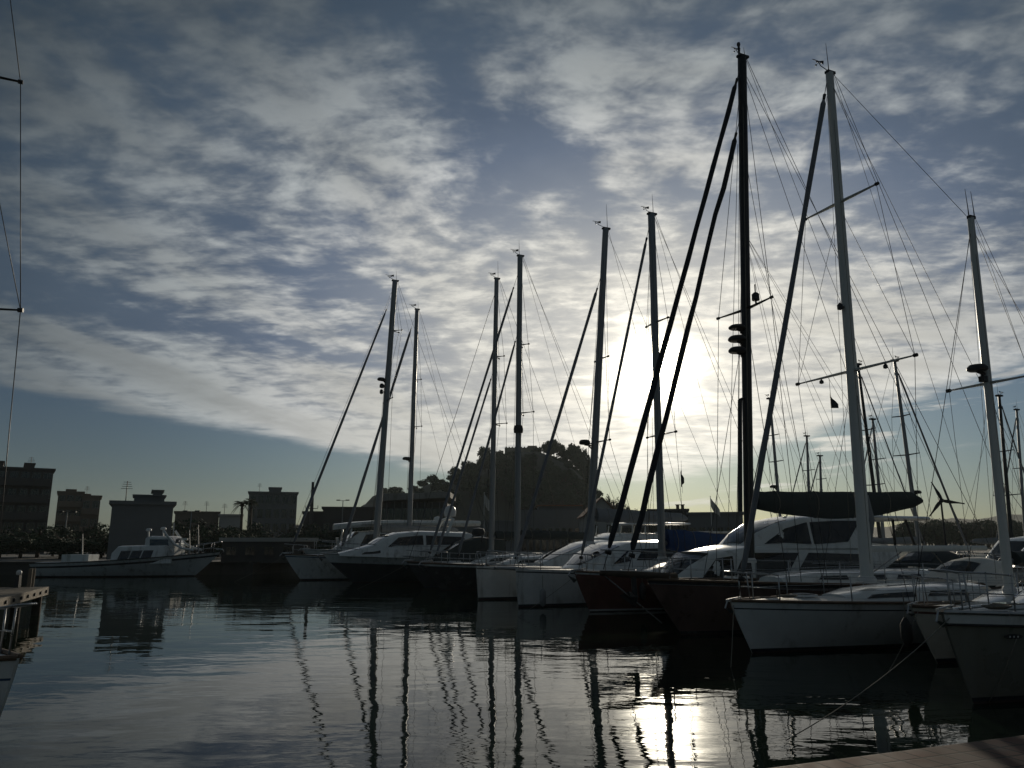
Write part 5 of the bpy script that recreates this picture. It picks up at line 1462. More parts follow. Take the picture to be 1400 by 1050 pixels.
# ------------------------------------------------------------------ buildings
def building(px0, px1, top, Y, depth, label, m, floors=3, cols=5, name='apartment_building', blocks=(), win=(1.1, 1.3), balcony=False, parapet=True, roofm=None, cat='building', wm='glass', base=GZ, aerials=0, framem='plaster_grey'):
    a, b = at_y(px0, top, Y), at_y(px1, top, Y)
    cx = (a.x + b.x) / 2; yaw = -math.atan2(cx, Y)
    w = (b.x - a.x) * math.cos(yaw); H = a.z - base
    t = Thing(name, label, cat, (cx, Y, base), yaw)
    g = MB(); g.box((0, depth / 2, H / 2), (w, depth, H)); g.build('wall', m, t.o)
    if parapet:
        g = MB(); g.box((0, depth / 2, H + 0.10), (w + 0.5, depth + 0.5, 0.32)); g.build('roof', roofm or m, t.o)
    for (bx0, bx1, btop) in blocks:
        c0, c1 = at_y(bx0, btop, Y + 1.5), at_y(bx1, btop, Y + 1.5); z = c0.z - base
        g = MB(); g.box((((c0.x + c1.x) / 2 - cx) * math.cos(yaw), depth * 0.5, (z + H) / 2 + 0.12), ((c1.x - c0.x) * math.cos(yaw), depth * 0.55, z - H - 0.05)); g.build('roof_block', m, t.o)
        g = MB(); g.box((((c0.x + c1.x) / 2 - cx) * math.cos(yaw), depth * 0.5, z + 0.16), ((c1.x - c0.x) * math.cos(yaw) + .3, depth * 0.55 + .3, 0.14)); g.build('roof_slab', roofm or m, t.o)
    fh = H / max(1, floors)
    src = None
    for f in range(floors):
        for c in range(cols):
            x = -w / 2 + w * (c + 0.5) / cols; z = fh * (f + 0.55)
            ww = min(win[0], w / cols * 0.7); wh = min(win[1], fh * 0.62)
            if src is None:
                g = MB()
                for (cx, cz, sx, sz) in ((0, wh / 2, ww + .16, .08), (0, -wh / 2, ww + .2, .1), (-ww / 2, 0, .08, wh), (ww / 2, 0, .08, wh), (0, 0, .05, wh)): g.box((cx, -0.03, cz), (sx, .10, sz))
                src = g.build('window', framem, t.o)
                g = MB(); g.box((0, -0.015, 0), (ww, .04, wh)); gl = g.build('pane', wm, src)
                o = src
            else:
                o = src.copy(); COL.objects.link(o); gg = gl.copy(); COL.objects.link(gg); gg.parent = o
            o.location = (x, 0, z)
        if balcony and f > 0:
            g = MB(); g.box((0, -0.6, fh * f + 0.05), (w * 0.94, 1.2, 0.16)); bo = g.build('balcony', m, t.o)
            g = MB(); g.box((0, -1.17, fh * f + 0.62), (w * 0.94, 0.06, 0.95)); g.build('parapet', m, bo)
    for k in range(aerials):
        x = w * (-0.3 + 0.5 * k); g = MB(); g.tube([(x, depth * .3, H), (x, depth * .3, H + 2.2)], 0.04, 5)
        for j in range(4): g.tube([(x - .5 + .06 * j, depth * .3, H + 1.5 + .2 * j), (x + .5 - .06 * j, depth * .3, H + 1.5 + .2 * j)], 0.02, 4)
        g.build('aerial', 'plastic_dark', t.o)
    return t
building(-34, 75, 641, 112, 14, 'tall dark apartment block at the left edge with two rooftop boxes', 'plaster_dark', 5, 7, blocks=((2, 14, 632), (44, 57, 633)), balcony=True, aerials=2)
building(80, 114.5, 673.5, 150, 12, 'stepped tan apartment house right of the tall dark block, its higher half', 'plaster_tan', 4, 3, blocks=((97, 110, 670),), balcony=True, aerials=0)
building(113, 138, 679, 151, 12, 'lower half of the stepped tan apartment house, with a corner balcony', 'plaster_tan', 3, 2, blocks=((116, 129, 676.5),), balcony=True, aerials=1)
t = building(154, 238, 689, 71, 8, 'plain grey windowless harbour building behind the workboat, a smaller block on its roof', 'plaster_grey', 1, 0, name='harbour_building', blocks=((194, 236, 679.5), (220, 233, 672.5)), aerials=1)
g = MB(); g.box((2.0, -0.03, 1.1), (1.0, 0.08, 2.1)); g.build('door', 'plastic_dark', t.o)
g = MB(); g.tube([(2.72, -0.08, 0.1), (2.72, -0.08, 3.4)], 0.06, 6); g.build('drainpipe', 'plastic_white', t.o)
building(341, 407, 674, 160, 13, 'mid rise block with vertical bands and a roof cabin, right of the palms', 'plaster_grey', 4, 6, blocks=((371, 388, 667),), balcony=False, win=(1.2, 1.9), aerials=1)
building(240, 300, 701, 142, 9, 'long low flat roofed house among dark trees left of the palms', 'plaster_tan', 1, 5, name='house', aerials=2)
building(300, 331, 705, 138, 9, 'low pale house directly left of the palms', 'plaster_white', 1, 3, name='house', aerials=1)
building(415, 442, 701, 136, 8, 'small flat roofed shed beside the signal mast', 'plaster_dark', 1, 2, name='shed')
building(442, 512, 695, 132, 10, 'long dark flat roofed warehouse right of the signal mast', 'plaster_dark', 1, 6, name='warehouse')
t = building(305, 432, 739.5, 64.8, 5, 'low quayside store with a pale roof edge between the workboat and the moored row', 'plaster_dark', 1, 5, name='quay_store', roofm='plaster_white', win=(0.8, 0.7), framem='plaster_dark')
# pavilion with a wide cantilever roof
a, c = at_y(518, 690, 118), at_y(611, 690, 118)
t = Thing('pavilion', 'glazed pavilion with a wide overhanging flat roof in front of the pines', 'building', ((a.x + c.x) / 2, 118, GZ))
w = c.x - a.x; H = at_y(560, 686, 118).z - GZ
g = MB(); g.box((0, 4.5, H / 2), (w, 8, H)); g.build('wall', 'plaster_dark', t.o)
for k in range(9):
    x = -w / 2 + w * (k + .5) / 9; g = MB(); g.box((x, 0.46, H * .48), (w / 9 * .82, .08, H * .78)); g.build('window', 'glass', t.o)
    g = MB(); g.box((x - w / 18, 0.44, H * .5), (0.16, .16, H)); g.build('mullion', 'plaster_grey', t.o)
zr = at_y(518, 675, 116).z - GZ; zl = at_y(614, 672.5, 116).z - GZ
g = MB(); x0, x1 = -w / 2 - 0.1, at_y(615.5, 680, 116).x - t.o.location.x
g.add([(x0, -2, H + .02), (x1, -2, at_y(615, 680, 116).z - GZ), (x1, 9, at_y(615, 680, 116).z - GZ), (x0, 9, H + .02), (x0, -2, zr), (x1, -2, zl), (x1, 9, zl), (x0, 9, zr)], [(0, 1, 2, 3), (4, 5, 6, 7), (0, 1, 5, 4), (1, 2, 6, 5), (2, 3, 7, 6), (3, 0, 4, 7)]); g.build('roof', 'concrete', t.o)
# arcade under the hill
a, c = at_y(712, 700, 132), at_y(802, 700, 132)
t = Thing('arcade_building', 'long pale arcade building with tall arches at the foot of the castle hill', 'building', ((a.x + c.x) / 2, 132, GZ)); w = c.x - a.x
H = at_y(750, 697, 132).z - GZ; Hm = at_y(770, 692, 132).z - GZ
g = MB(); g.box((0, 4, H / 2), (w, 8, H)); g.build('wall', 'plaster_grey', t.o)
g = MB(); g.box((w * .1, 4, Hm - (Hm - H) / 2 + .02), (w * .66, 7, Hm - H)); g.build('upper_wall', 'plaster_grey', t.o)
g = MB(); g.box((w * .1, 4, Hm + .12), (w * .70, 8, .2)); g.build('roof', 'roof_tile', t.o)
for k in range(10):
    x = -w / 2 + w * (k + .5) / 10; ww = w / 10 * .62; hh = H * .52
    prof = [(-ww / 2, .3), (ww / 2, .3)] + [(ww / 2 * math.cos(an), hh + ww / 2 * math.sin(an)) for an in [math.pi * j / 8 for j in range(9)]]
    g = MB(); g.add([(x + p, -.05, z) for p, z in prof] + [(x + p, .1, z) for p, z in prof], [tuple(range(11)), tuple(range(11, 22))] + [(i, (i + 1) % 11, 11 + (i + 1) % 11, 11 + i) for i in range(11)]); g.build('arched_window', 'glass', t.o)
def gable(px0, px1, eave, apex, Y, depth, label, m='plaster_white'):
    a, c = at_y(px0, eave, Y), at_y(px1, eave, Y); w = c.x - a.x; H = a.z - GZ; P = at_y((px0 + px1) / 2, apex, Y).z - GZ
    t = Thing('gabled_house', label, 'house', ((a.x + c.x) / 2, Y, GZ))
    g = MB(); g.add([(-w / 2, 0, 0), (w / 2, 0, 0), (w / 2, 0, H), (0, 0, P), (-w / 2, 0, H), (-w / 2, depth, 0), (w / 2, depth, 0), (w / 2, depth, H), (0, depth, P), (-w / 2, depth, H)],
                    [(0, 1, 2, 3, 4), (5, 6, 7, 8, 9), (0, 1, 6, 5), (1, 2, 7, 6), (4, 0, 5, 9)]); g.build('wall', m, t.o)
    for sg in (1, -1):
        dx = 0.35; sl = (P - H) / (w / 2)
        g = MB(); g.add([(0, -.4, P + .03), (sg * (w / 2 + dx), -.4, H - dx * sl + .03), (sg * (w / 2 + dx), depth + .4, H - dx * sl + .03), (0, depth + .4, P + .03), (0, -.4, P + .2), (sg * (w / 2 + dx), -.4, H - dx * sl + .2), (sg * (w / 2 + dx), depth + .4, H - dx * sl + .2), (0, depth + .4, P + .2)],
                        [(0, 1, 2, 3), (4, 5, 6, 7), (0, 1, 5, 4), (1, 2, 6, 5), (2, 3, 7, 6), (3, 0, 4, 7)]); g.build('roof_slope', 'roof_tile', t.o)
    for x in (-w * .22, w * .22):
        g = MB(); g.box((x, -.03, H * .6), (w * .18, .08, H * .3)); g.build('window', 'glass', t.o)
    return t
gable(800, 846, 704, 681, 112, 10, 'pale gabled house right of the catamaran mast')
building(846, 884, 704, 118, 9, 'long low house between the gabled house and the blue sail cover mast', 'plaster_grey', 1, 4, name='house')
t = building(886, 940, 698, 122, 9, 'low house with two chimneys behind the blue sail cover', 'plaster_dark', 1, 4, name='house')
for px in (921, 927.5):
    p = at_y(px, 692.5, 125); g = MB(); g.box((p.x - t.o.location.x, 3, p.z - GZ - .5), (.5, .6, 1.4)); co = g.build('chimney', 'plaster_tan', t.o); g = MB(); g.box((p.x - t.o.location.x, 3, p.z - GZ + .25), (.7, .8, .12)); g.build('chimney_cap', 'roof_tile', co)
building(940, 1015, 702.5, 114, 10, 'plain long flat roofed hall behind the flagpole, left of the black mast', 'plaster_grey', 1, 6, name='hall')
building(615, 712, 714, 108, 8, 'low pale quay building with small windows between the pavilion and the arcade', 'plaster_grey', 1, 8, name='quay_building')

# ------------------------------------------------------------------ castle hill
YH = 420.0
SIL = [(480, 712), (505, 690), (518, 674), (548, 671), (556, 675), (575, 664), (598, 658), (613, 655), (625, 646), (650, 640), (656, 630), (665, 622), (690, 620), (735, 618), (745, 618), (762, 623), (780, 632), (796, 646), (808, 666), (822, 672), (840, 682), (860, 690), (890, 703), (930, 716)]
def ridge_z(x):
    px = 700 + x / at_y(1700, 650, YH).x * 1000
    return at_y(px, interp([(a, b) for a, b in SIL], px), YH).z - 3.0
m = MB(); rows = []
rng = random.Random(11)
from mathutils import noise as mnoise
for j in range(40):
    y = 300 + 300 * j / 39
    row = []
    for i in range(70):
        x = -120 + 230 * i / 69
        e = 1 - abs(y - YH) / 130.0
        e = max(0.0, e); e = e * e * (3 - 2 * e)
        z = max(GZ + .2, ridge_z(x)) * e
        z += mnoise.fractal(Vector((x * .03, y * .03, 0)), 1.0, 2.0, 4) * 5.0 * e * (0.4 if abs(y - YH) < 12 else 1)
        row.append((x, y, GZ - 1.5 + z))
    rows.append(row)
m.grid(rows); m.build('hill', 'hillside', kind='structure', smooth=True)
def hill_z(x, y):
    fi = (x + 120) / 230 * 69; fj = (y - 300) / 300 * 39
    i = max(0, min(68, int(fi))); j = max(0, min(38, int(fj))); u, v = fi - i, fj - j
    return (rows[j][i][2] * (1 - u) + rows[j][i + 1][2] * u) * (1 - v) + (rows[j + 1][i][2] * (1 - u) + rows[j + 1][i + 1][2] * u) * v
# castle wall with a square tower
a, c = at_y(690, 612, 424), at_y(740, 611, 424)
t = Thing('castle_wall', 'weathered stone castle wall along the crest of the hill between the pines', 'castle', ((a.x + c.x) / 2, 424, a.z - 16))
g = MB(); w = c.x - a.x; g.box((0, 1.2, 8), (w, 2.4, 16)); g.build('wall', 'castle_stone', t.o)
g = MB()
g.box((w * .25, 0, 8.3), (5, 5, 17.0)); g.build('tower', 'castle_stone', t.o)
for k in range(12):
    g = MB(); g.box((-w / 2 + w * (k + .5) / 12, 0.4, 16.25), (w / 12 * .5, .8, .55)); g.build('merlon', 'castle_stone', t.o)

# ------------------------------------------------------------------ trees
def crown_mesh(seed, w, h, lumps, leaves, size, umbrella=0.6, name='crown'):
    rng = random.Random(seed); m = MB()
    for k in range(lumps):
        an = rng.uniform(0, 6.283); rr = w / 2 * math.sqrt(rng.uniform(0, 1)) * 0.72
        zc = h * (1 - umbrella * 0.5 + rng.uniform(-.5, .5) * umbrella * .6) - (rr / (w / 2)) ** 2 * h * 0.16
        c = Vector((math.cos(an) * rr, math.sin(an) * rr, zc)); R_ = w * rng.uniform(0.15, 0.25)
        for q in range(leaves):
            v = Vector((rng.gauss(0, 1), rng.gauss(0, 1), rng.gauss(0, 1))).normalized() * R_ * rng.uniform(0.55, 1.06)
            v.z *= 0.72
            p = c + v; n = (v.normalized() + Vector((rng.gauss(0, .5), rng.gauss(0, .5), rng.gauss(0, .5)))).normalized()
            x = n.orthogonal().normalized(); x = (Matrix.Rotation(rng.uniform(0, 6.28), 3, n) @ x); y = n.cross(x); s = size * rng.uniform(.6, 1.35)
            m.add([p + x * s, p + y * s * .55, p - x * s * .9 + n * s * .2, p - y * s * .55], [(0, 1, 2, 3)])
    me = bpy.data.meshes.new(name); me.from_pydata([tuple(v) for v in m.v], [], m.f); me.materials.append(MATS['pine_leaf'])
    return me
def trunk_mesh(seed, h, r, w):
    rng = random.Random(seed); m = MB()
    top = Vector((rng.uniform(-.4, .4), rng.uniform(-.4, .4), h * .8))
    m.tube([(0, 0, -1.0), (top.x * .3, top.y * .3, h * .35), top], [r, r * .75, r * .4], 7)
    for k in range(5):
        an = 1.26 * k + rng.uniform(-.3, .3); b = Vector((0, 0, h * (.42 + .07 * k))); e = b + Vector((math.cos(an) * w * .33, math.sin(an) * w * .33, h * .25))
        m.tube([b, (b + e) / 2 + Vector((0, 0, -.1 * h * .2)), e], [r * .4, r * .28, r * .12], 5)
    me = bpy.data.meshes.new('trunk'); me.from_pydata([tuple(v) for v in m.v], [], m.f); me.materials.append(MATS['bark'])
    return me
PINE = [(crown_mesh(50 + i, 8.5, 8.0, 15, 85, 0.50), trunk_mesh(70 + i, 8.0, .32, 8.5)) for i in range(5)]
LEAFY = [(crown_mesh(90 + i, 6.5, 6.5, 13, 120, 0.26, 0.95), trunk_mesh(95 + i, 6.5, .22, 6.5)) for i in range(3)]
def tree(kind, name, label, p, s, rz, group, sx=1.0, cat='tree', no=None):
    me = kind[no if no is not None else random.randrange(len(kind))]
    r = bpy.data.objects.new(name, None); COL.objects.link(r); r.location = p; r.scale = (s * sx, s * sx, s); r.rotation_euler = (0, 0, rz); tag(r, label, cat, group)
    for nm, d_ in (('crown', me[0]), ('trunk', me[1])):
        o = bpy.data.objects.new(nm, d_); COL.objects.link(o); o.parent = r
    return r
CREST = 'pines along the crest of the castle hill'
crest = [(524, 667, 15), (541, 664.5, 20), (566, 664, 14), (577, 655, 17), (591, 648, 20), (605, 655, 15), (622, 637, 19), (640, 630.5, 24), (662, 609.5, 22), (683, 615, 18), (700, 616.5, 14), (733, 612, 14), (745, 604, 14), (757, 598.5, 21), (768, 606, 14), (783, 605, 24), (796, 613, 18), (801, 620, 14), (797, 632, 18), (804, 640, 12), (775, 612, 20), (788, 616, 20), (714, 617, 16), (650, 632, 16), (672, 617, 14), (632, 640, 16), (618, 648, 14), (753, 611, 18), (792, 624, 18)]
for (px, py, wpx) in crest:
    Y = YH - random.uniform(0, 8); top = at_y(px, py, Y); wm = wpx / 1030 * Y
    zb = hill_z(top.x, Y) - 0.3; hh = max(5.0, top.z - zb)
    s = hh / 8.15; tree(PINE, 'pine_tree', 'dark rounded pine standing on the crest of the castle hill against the sky', (top.x, Y, top.z - 8.15 * s), s, random.uniform(0, 6), CREST, sx=wm / 8.5 / s * 1.08)
SLOPE = 'pines on the slope of the castle hill'
n = 0
while n < 120:
    px = random.uniform(535, 812) if n < 70 else random.uniform(690, 812); Y = random.uniform(338, 412); p = at_y(px, 650, Y); z = hill_z(p.x, Y)
    if z < 6: continue
    s = random.uniform(.7, 1.15)
    tq = project((p.x, Y, z + 8.2 * s))
    if tq[1] < interp(SIL, tq[0]) - 3: continue
    tree(PINE, 'pine_tree', 'dark pine among many on the shaded slope below the castle', (p.x, Y, z - .4), s, random.uniform(0, 6), SLOPE); n += 1
for k in range(56):
    px = 628 + 186 * k / 55 + random.uniform(-2, 2); Y = YH - random.uniform(-4, 14)
    if k < 46 and 690 < px < 738: Y = YH - random.uniform(6, 14)
    py = interp(SIL, px) + random.uniform(0, 9) + (4 if 690 < px < 738 else 0); top = at_y(px, py, Y); s = random.uniform(.6, .95)
    tree(PINE, 'pine_tree', 'dark pine in the dense belt just under the castle crest', (top.x, Y, top.z - 8.15 * s), s, random.uniform(0, 6), 'pines under the castle crest', sx=1.15)
for i, (px, py, wpx, lab) in enumerate(((819, 661, 13, 'tallest loose tree right of the catamaran mast, sky showing through it'), (828, 669, 14, 'second tree of the row falling away right of the catamaran mast'), (839, 673, 16, 'round tree between the catamaran mast and the two thick dark stays'), (850, 679, 16, 'tree just left of the first thick dark stay'), (860, 684, 13, 'tree seen between the two thick dark stays'), (869, 691, 12, 'lowest tree right of the second thick dark stay'))):
    Y = 280; top = at_y(px, py, Y); wm = wpx / 1030 * Y; h = top.z - 4.0
    tree(LEAFY, 'tree', lab, (top.x, Y, top.z - 6.6 * (h / 6.6)), h / 6.6, i * 1.3, 'trees right of the castle hill', sx=wm / 6.5 / (h / 6.6) * 1.15)
QT = 'dark trees along the far quay'
for (px, py, Y, w_) in ((92, 716, 92, 5), (118, 712, 95, 5.5), (146, 708, 98, 5), (248, 706, 100, 6), (262, 710, 97, 5), (278, 705, 102, 6), (294, 712, 96, 5.5), (312, 716, 98, 5), (352, 708, 104, 5.5), (372, 712, 100, 5), (395, 707, 105, 6), (418, 712, 100, 5), (440, 714, 98, 5), (468, 712, 103, 5), (495, 714, 99, 5.5), (6, 712, 84, 6), (32, 716, 82, 6), (56, 714, 86, 6), (78, 704, 95, 6), (86, 720, 80, 5), (102, 718, 82, 5), (112, 724, 80, 5), (131, 716, 84, 5.5), (143, 719, 86, 5), (151, 724, 80, 4.5), (243, 716, 80, 5), (255, 714, 84, 5), (270, 717, 82, 5.5), (286, 718, 84, 5), (302, 714, 90, 5.5), (320, 717, 86, 5), (326, 722, 82, 5), (240, 722, 76, 4.5)):
    py += random.uniform(-4, 9); w_ *= random.uniform(.75, 1.2)
    top = at_y(px, py, Y); h = max(2.2, top.z - GZ)
    tree(LEAFY, 'tree', 'dark bushy tree among many on the far quay', (top.x, Y, GZ), h / 6.7, random.uniform(0, 6), QT, sx=w_ / 6.5 / (h / 6.7))
def palm(px, py, Y, label, crown_px=24):
    top = at_y(px, py, Y); h = top.z - GZ - .4; R_ = crown_px / 2 / 1030 * Y
    t = Thing('palm_tree', label, 'palm', (top.x, Y, GZ), random.uniform(0, 6), 'palms on the far quay')
    g = MB(); g.tube([(0, 0, -.3), (.1, 0, h * .5), (0, 0, h)], [.24, .19, .17], 9); g.lathe((0, 0, h - .35), [(.17, 0), (.32, .15), (.26, .45), (.05, .55)], 9); g.build('trunk', 'bark', t.o)
    g = MB(); rng = random.Random(int(px))
    for k in range(30):
        an = 2.4 * k; el = rng.uniform(-.5, 1.25); prev = None; L_ = R_ * rng.uniform(.9, 1.15) * 1.15
        dirh = Vector((math.cos(an), math.sin(an), 0)); side = Vector((-dirh.y, dirh.x, 0))
        pts = []
        for j in range(7):
            s = j / 6; pts.append(Vector((0, 0, h + .1)) + dirh * L_ * s * math.cos(el * (1 - .3 * s)) + Vector((0, 0, L_ * (s * math.sin(el) - .75 * s * s * (0.6 + .4 * math.cos(el))))))
        for j in range(6):
            for q in range(3):
                p = pts[j] + (pts[j + 1] - pts[j]) * q / 3; wl = R_ * .30 * math.sin(math.pi * min(1, (j + q / 3 + .8) / 6.9)) + .03
                for sg in (1, -1):
                    e = p + side * sg * wl + dirh * wl * .5 - Vector((0, 0, wl * .35)); f = dirh * 0.045
                    g.add([p - f, p + f, e], [(0, 1, 2)])
        g.tube(pts, [.025] * 6 + [.008], 4)
    g.build('crown', 'palm_leaf', t.o)
palm(331.5, 686, 112, 'taller palm with a full round head left of the mid rise block', 25)
palm(344, 683, 120, 'palm partly hidden against the left edge of the mid rise block', 18)

# far hills on the right and the low distant shore
m = MB(); rows = []
for j in range(6):
    y = 760 + 160 * j; rr = []
    for i in range(120):
        x = -400 + 1500 * i / 119
        px = 700 + x / y * 1030
        prof = 24 * (0.5 + 0.5 * math.tanh((px - 1180) / 60)) + 10
        e = max(0, 1 - abs(j - 2) / 2.6)
        rr.append((x, y, GZ + e * (prof + 9 * mnoise.fractal(Vector((x * .012, y * .004, 3)), 1.0, 2.0, 5))))
    rows.append(rr)
m.grid(rows); m.build('distant_hills', 'hillside', kind='structure', smooth=True)
TL = 'trees on the distant shore to the right'
for k in range(46):
    px = 1232 + k * 4.2 + random.uniform(-1.5, 1.5); Y = random.uniform(210, 250); py = 708 + 3 * math.sin(k * .7) + random.uniform(-2, 2.5)
    top = at_y(px, py, Y); h = top.z - GZ
    tree(LEAFY, 'tree', 'small dark tree in the line along the distant right hand shore', (top.x, Y, GZ), h / 6.7, k, TL, sx=random.uniform(.8, 1.2))

# ------------------------------------------------------------------ street furniture on the far side
p = at_y(428, 659, 128); t = Thing('signal_mast', 'stout port signal mast with two cross arms above the small shed', 'signal mast', (p.x, 128, GZ)); H = p.z - GZ
g = MB(); g.tube([(0, 0, 0), (0, 0, H * .6), (0, 0, H)], [.36, .3, .22], 8); g.build('pole', 'plaster_dark', t.o, auto=50)
for z in (H * .62, H * .36):
    g = MB(); g.tube([(-1.0, 0, z), (1.0, 0, z)], .06, 6); g.tube([(-1.0, 0, z), (-1.0, 0, z + .5)], .05, 5); g.tube([(1.0, 0, z), (1.0, 0, z + .5)], .05, 5); g.build('cross_arm', 'plastic_dark', t.o)
def lamp_post(px, py, Y, label):
    p = at_y(px, py, Y); H = p.z - GZ; t = Thing('street_lamp', label, 'lamp post', (p.x, Y, GZ), 0, 'lamp posts on the far quay')
    g = MB(); g.tube([(0, 0, 0), (0, 0, H)], [.09, .06], 8); g.build('pole', 'alloy', t.o)
    for sg in (1, -1):
        g = MB(); g.tube([(0, 0, H - .1), (sg * .5, 0, H)], .04, 6); g.box((sg * .75, 0, H + .02), (.6, .28, .16)); g.build('lamp_head', 'plastic_dark', t.o)
lamp_post(469, 684, 126, 'double headed lamp post rising over the long dark warehouse')
lamp_post(92, 700, 90, 'double headed lamp post in front of the stepped tan apartment house')
lamp_post(262, 699, 96, 'double headed lamp post among the dark trees left of the palms')
def flagpole(px, py, Y, label, m, L_=1.9, lean=0.0):
    p = at_y(px, py, Y); H = p.z - GZ; t = Thing('flagpole', label, 'flag', (p.x, Y, GZ))
    g = MB(); g.tube([(0, 0, 0), (0, 0, H)], [.06, .035], 7); g.lathe((0, 0, H), [(.01, -.02), (.07, .04), (.01, .1)], 8); g.build('pole', 'alloy_white', t.o)
    r_ = []
    for i in range(10):
        s = i / 9; r_.append([Vector((.05 + s * L_ * .55, .12 * math.sin(s * 7), H - .15 - s * L_ * .75 - v * L_ * (.55 + .1 * math.sin(5 * s)) )) for v in (0, .33, .66, 1)])
    g = MB(); g.grid(r_); q = [[p_ + Vector((0, .012, 0)) for p_ in r] for r in r_]; g.grid(q); g.build('flag', m, t.o, smooth=True)
flagpole(971, 679, 98, 'drooping pale flag on a white pole left of the black mast', 'flag_cloth', 2.0)
flagpole(662, 674, 99, 'drooping white flag on a pole between the third and fourth masts', 'flag_cloth', 2.2)

# ------------------------------------------------------------------ pontoons and small things
def local_ab(a, n):       # along-the-boats distance a, across-the-row offset n
    return Vector((0.912 * a + 0.41 * n, 0.41 * a - 0.912 * n, 0))
def pontoon(n0, n1, a, w, label):
    c = local_ab(a, (n0 + n1) / 2); t = Thing('pontoon', label, 'pontoon', c, math.atan2(-0.912, 0.41)); L_ = abs(n1 - n0)
    g = MB(); g.box((0, 0, .48), (L_, w, .12)); g.build('deck', 'wood_old', t.o)
    for k in range(int(L_ / 6)):
        g = MB(); g.box((-L_ / 2 + 3 + 6 * k, 0, .2), (4.2, w * .86, .43)); g.build('float', 'concrete', t.o)
pontoon(-5, -68, 34.0, 2.2, 'long floating pontoon behind the sterns of the moored row')
p = at_y(1282, 684.5, 36); t = Thing('wind_generator', 'small three bladed wind generator on a thin pole, black against the pale sky', 'wind generator', (p.x + .15, 36, .54), math.radians(-112)); H = p.z - .54
g = MB(); g.tube([(0, 0, 0), (0, 0, H * .5), (0, 0, H - .05)], [.05, .045, .04], 8); g.build('pole', 'plastic_dark', t.o, auto=50)
g = MB(); g.tube([(-.75, 0, H), (-.2, 0, H), (.22, 0, H), (.32, 0, H)], [.02, .07, .11, .05], 10); g.add([(-.95, .01, H + .22), (-.6, .01, H + .02), (-.6, .01, H - .02), (-.95, .01, H - .18), (-.95, -.01, H + .22), (-.6, -.01, H + .02), (-.6, -.01, H - .02), (-.95, -.01, H - .18)], [(0, 1, 2, 3), (4, 5, 6, 7), (0, 1, 5, 4), (1, 2, 6, 5), (2, 3, 7, 6), (3, 0, 4, 7)]); ho_ = g.build('nacelle', 'plastic_dark', t.o, auto=50)
for k, an in enumerate((112, 232, -10)):
    an = R(an); dv = Vector((0, math.cos(an), math.sin(an))); sv = Vector((0, -dv.z, dv.y)); c = Vector((.28, 0, H)); L_ = .92
    g = MB(); rows_ = []
    for j in range(6):
        s = j / 5; w_ = .06 + .11 * math.sin(min(1, s * 1.25 + .12) * math.pi) * (1 - .35 * s); q = c + dv * L_ * s
        rows_.append([q + sv * w_ * .4 + Vector((.02 * (1 - s), 0, 0)), q + Vector((.012, 0, 0)), q - sv * w_ * .6 - Vector((.02 * (1 - s), 0, 0)), q - Vector((.012, 0, 0))])
    g.grid(rows_, 0, True); g.add(rows_[-1], [(0, 1, 2, 3)]); g.build('blade', 'plastic_dark', t.o, auto=40)

def burgee(px, py, Y, label, h=.55, m='canvas_dark', turn=0.7):
    p = at_y(px, py, Y); t = Thing('signal_flag', label, 'flag', p, turn)
    g = MB(); g.tube([(0, 0, .6), (0, 0, -.7)], .006, 5); g.build('line', 'rope', t.o)
    rr = [[Vector((s * .36, .05 * math.sin(s * 6), .22 - s * .38 - v * h * (1 - .92 * s))) for v in (0, .5, 1)] for s in (0, .2, .4, .6, .8, 1)]
    g = MB(); g.grid(rr); g.grid([[q + Vector((0, .01, 0)) for q in r] for r in rr]); g.build('cloth', m, t.o, smooth=True)
burgee(1136, 547, 20.2, 'small dark flag hanging below the left spreader of the thick pale mast', .42)
burgee(932, 650, 31, 'small dark pennant on a thin line right of the two thick stays', .7, turn=1.2)

def fender(px, py, Y, label, m, r=.14, h=.6):
    p = at_y(px, py, Y); t = Thing('fender', label, 'fender', p, 0, 'fenders hanging between the hulls')
    g = MB(); g.lathe((0, 0, -h), [(.02, -.04), (r * .5, -.02), (r, .08), (r * 1.02, h * .5), (r, h - .08), (r * .5, h + .02), (.03, h + .06)], 14); g.build('body', m, t.o, auto=60)
    g = MB(); g.tube([(0, 0, .04), (0, 0, .55)], .012, 5); g.build('lanyard', 'rope', t.o)
fender(1238, 848, 16.2, 'black fender hanging under the bow of the small yacht with the radar mast', 'rubber', .11, .45)
fender(1064, 838, 19.6, 'dark fender against the side of the white yacht with the bare boom', 'rubber', .11, .5)
fender(742, 806, 31.0, 'grey fender hanging on the near hull of the catamaran', 'canvas_grey', .13, .6)

def rope(name, pts, r, label, sag=0.3):
    pts = [Vector(p) for p in pts]; out_ = []
    for i in range(len(pts) - 1):
        for k in range(8):
            s = k / 8; q = pts[i] + (pts[i + 1] - pts[i]) * s; out_.append(q - Vector((0, 0, sag * 4 * s * (1 - s))))
    out_.append(pts[-1])
    g = MB(); o0 = out_[0]; g.tube([q - o0 for q in out_], r, 6); o = g.build(name, 'rope', None, smooth=True); o.location = o0; tag(o, label, 'rope'); return o
Lb = BOATS['L']
s0 = Lb.wld((Lb.L / 2 - .12, .05, 1.38)); rope('mooring_rope', [s0, at_z(1075, 1012, .02)], .007, 'thin mooring rope slanting from the nearest bow down into the dark water', .12)
s1 = Lb.wld((Lb.L / 2 - 1.05, Lb.hb(1.05 / Lb.L) + .01, 1.05)); rope('mooring_rope', [s1, at_z(1352, 960, .02)], .008, 'mooring rope dropping from the oval plate on the nearest hull', .05)
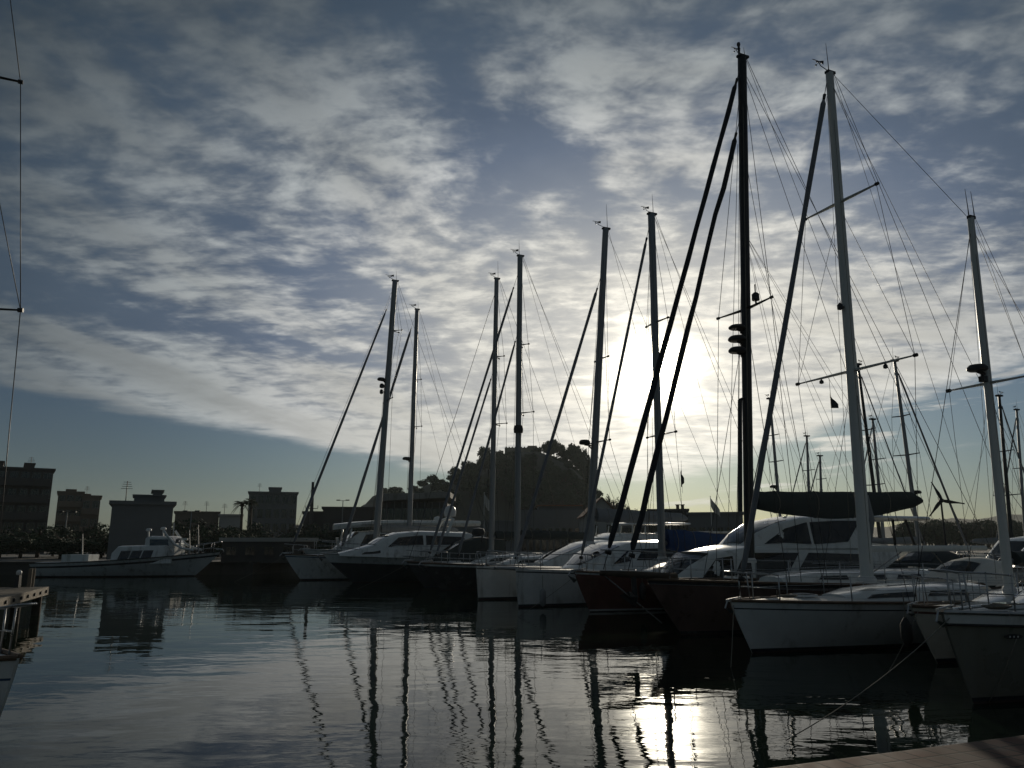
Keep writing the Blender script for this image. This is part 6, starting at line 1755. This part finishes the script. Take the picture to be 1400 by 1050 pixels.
Kb = BOATS['K']; s2 = Kb.wld((Kb.L / 2 - .1, 0, 1.15)); rope('mooring_rope', [s2, s2 + Vector((-.7, -2.0, -1.2))], .008, 'mooring rope running steeply from the bow of the white yacht with the bare boom', .02)

for key, lab, side, out_ in (('I', 'mooring rope slanting from the bow of the red hulled yacht into the water', .1, 2.6), ('P', 'mooring rope slanting from the bow of the navy hulled yacht into the water', .1, 3.0), ('C', 'mooring rope slanting from the bow of the leftmost yacht of the row', .1, 3.2), ('O', 'mooring rope dropping from the bow of the small cream yacht with the radar mast', .1, 1.6)):
    q = BOATS[key]; s0 = q.wld((q.L / 2 - .1, side, q.fb - .08)); e0 = q.wld((q.L / 2 + out_, side * 6, .01)); rope('mooring_rope', [s0, e0], .008, lab, .05)
for key, sx_, lab, mt_ in (('I', 3.2, 'dark fender against the near side of the red hulled yacht', 'rubber'), ('K', -0.8, 'white fender halfway along the side of the white yacht with the bare boom', 'plastic_white'), ('Q', 3.0, 'pale fender near the bow of the black hulled yacht with two headsails', 'plastic_white'), ('E', 1.5, 'dark fender on the near side of the coupe motor yacht', 'rubber')):
    q = BOATS[key]; s_ = (q.L / 2 - sx_) / q.L; p = q.wld((sx_, q.hb(s_) + .14, q.zs(s_) - .35)); pp = project(p); fender(pp[0], pp[1], p.y, lab, mt_, .12, .55)
def coil(b, x, y, label):
    z = b.deck_z(x, y) + .03; g = MB(); pts_ = []
    for k in range(60): a = k * .45; r_ = .10 + .0022 * k; pts_.append(Vector((r_ * math.cos(a), r_ * math.sin(a), .02 + .0009 * k)))
    g.tube(pts_, .014, 5); o = g.build('rope_coil', 'rope', None, smooth=True); o.location = b.wld((x, y, z)); tag(o, label, 'rope', 'rope coils lying on the decks')
coil(BOATS['K'], BOATS['K'].L / 2 - 1.5, .3, 'coiled rope on the foredeck of the white yacht with the bare boom')
coil(BOATS['L'], BOATS['L'].L / 2 - 1.0, .25, 'coiled rope on the foredeck of the nearest yacht at the right edge')
coil(BOATS['O'], BOATS['O'].L / 2 - 1.1, .2, 'coiled rope on the foredeck of the small cream yacht')

# ------------------------------------------------------------------ thin sea air
hz_ = MB(); hz_.box((0, 1240, 69), (3500, 2760, 142.4))
ho_ = hz_.build('haze', [], None, kind='stuff')
hm = bpy.data.materials.new('haze'); hm.use_nodes = True; hm.node_tree.nodes.clear()
N = Nodes(hm.node_tree); vo = N.new('ShaderNodeVolumePrincipled'); mo = N.new('ShaderNodeOutputMaterial')
vo.inputs['Color'].default_value = (0.82, 0.92, 0.93, 1); vo.inputs['Density'].default_value = 0.00016; vo.inputs['Anisotropy'].default_value = 0.2
hm.node_tree.links.new(vo.outputs[0], mo.inputs['Volume'])
ho_.data.materials.clear(); ho_.data.materials.append(hm)
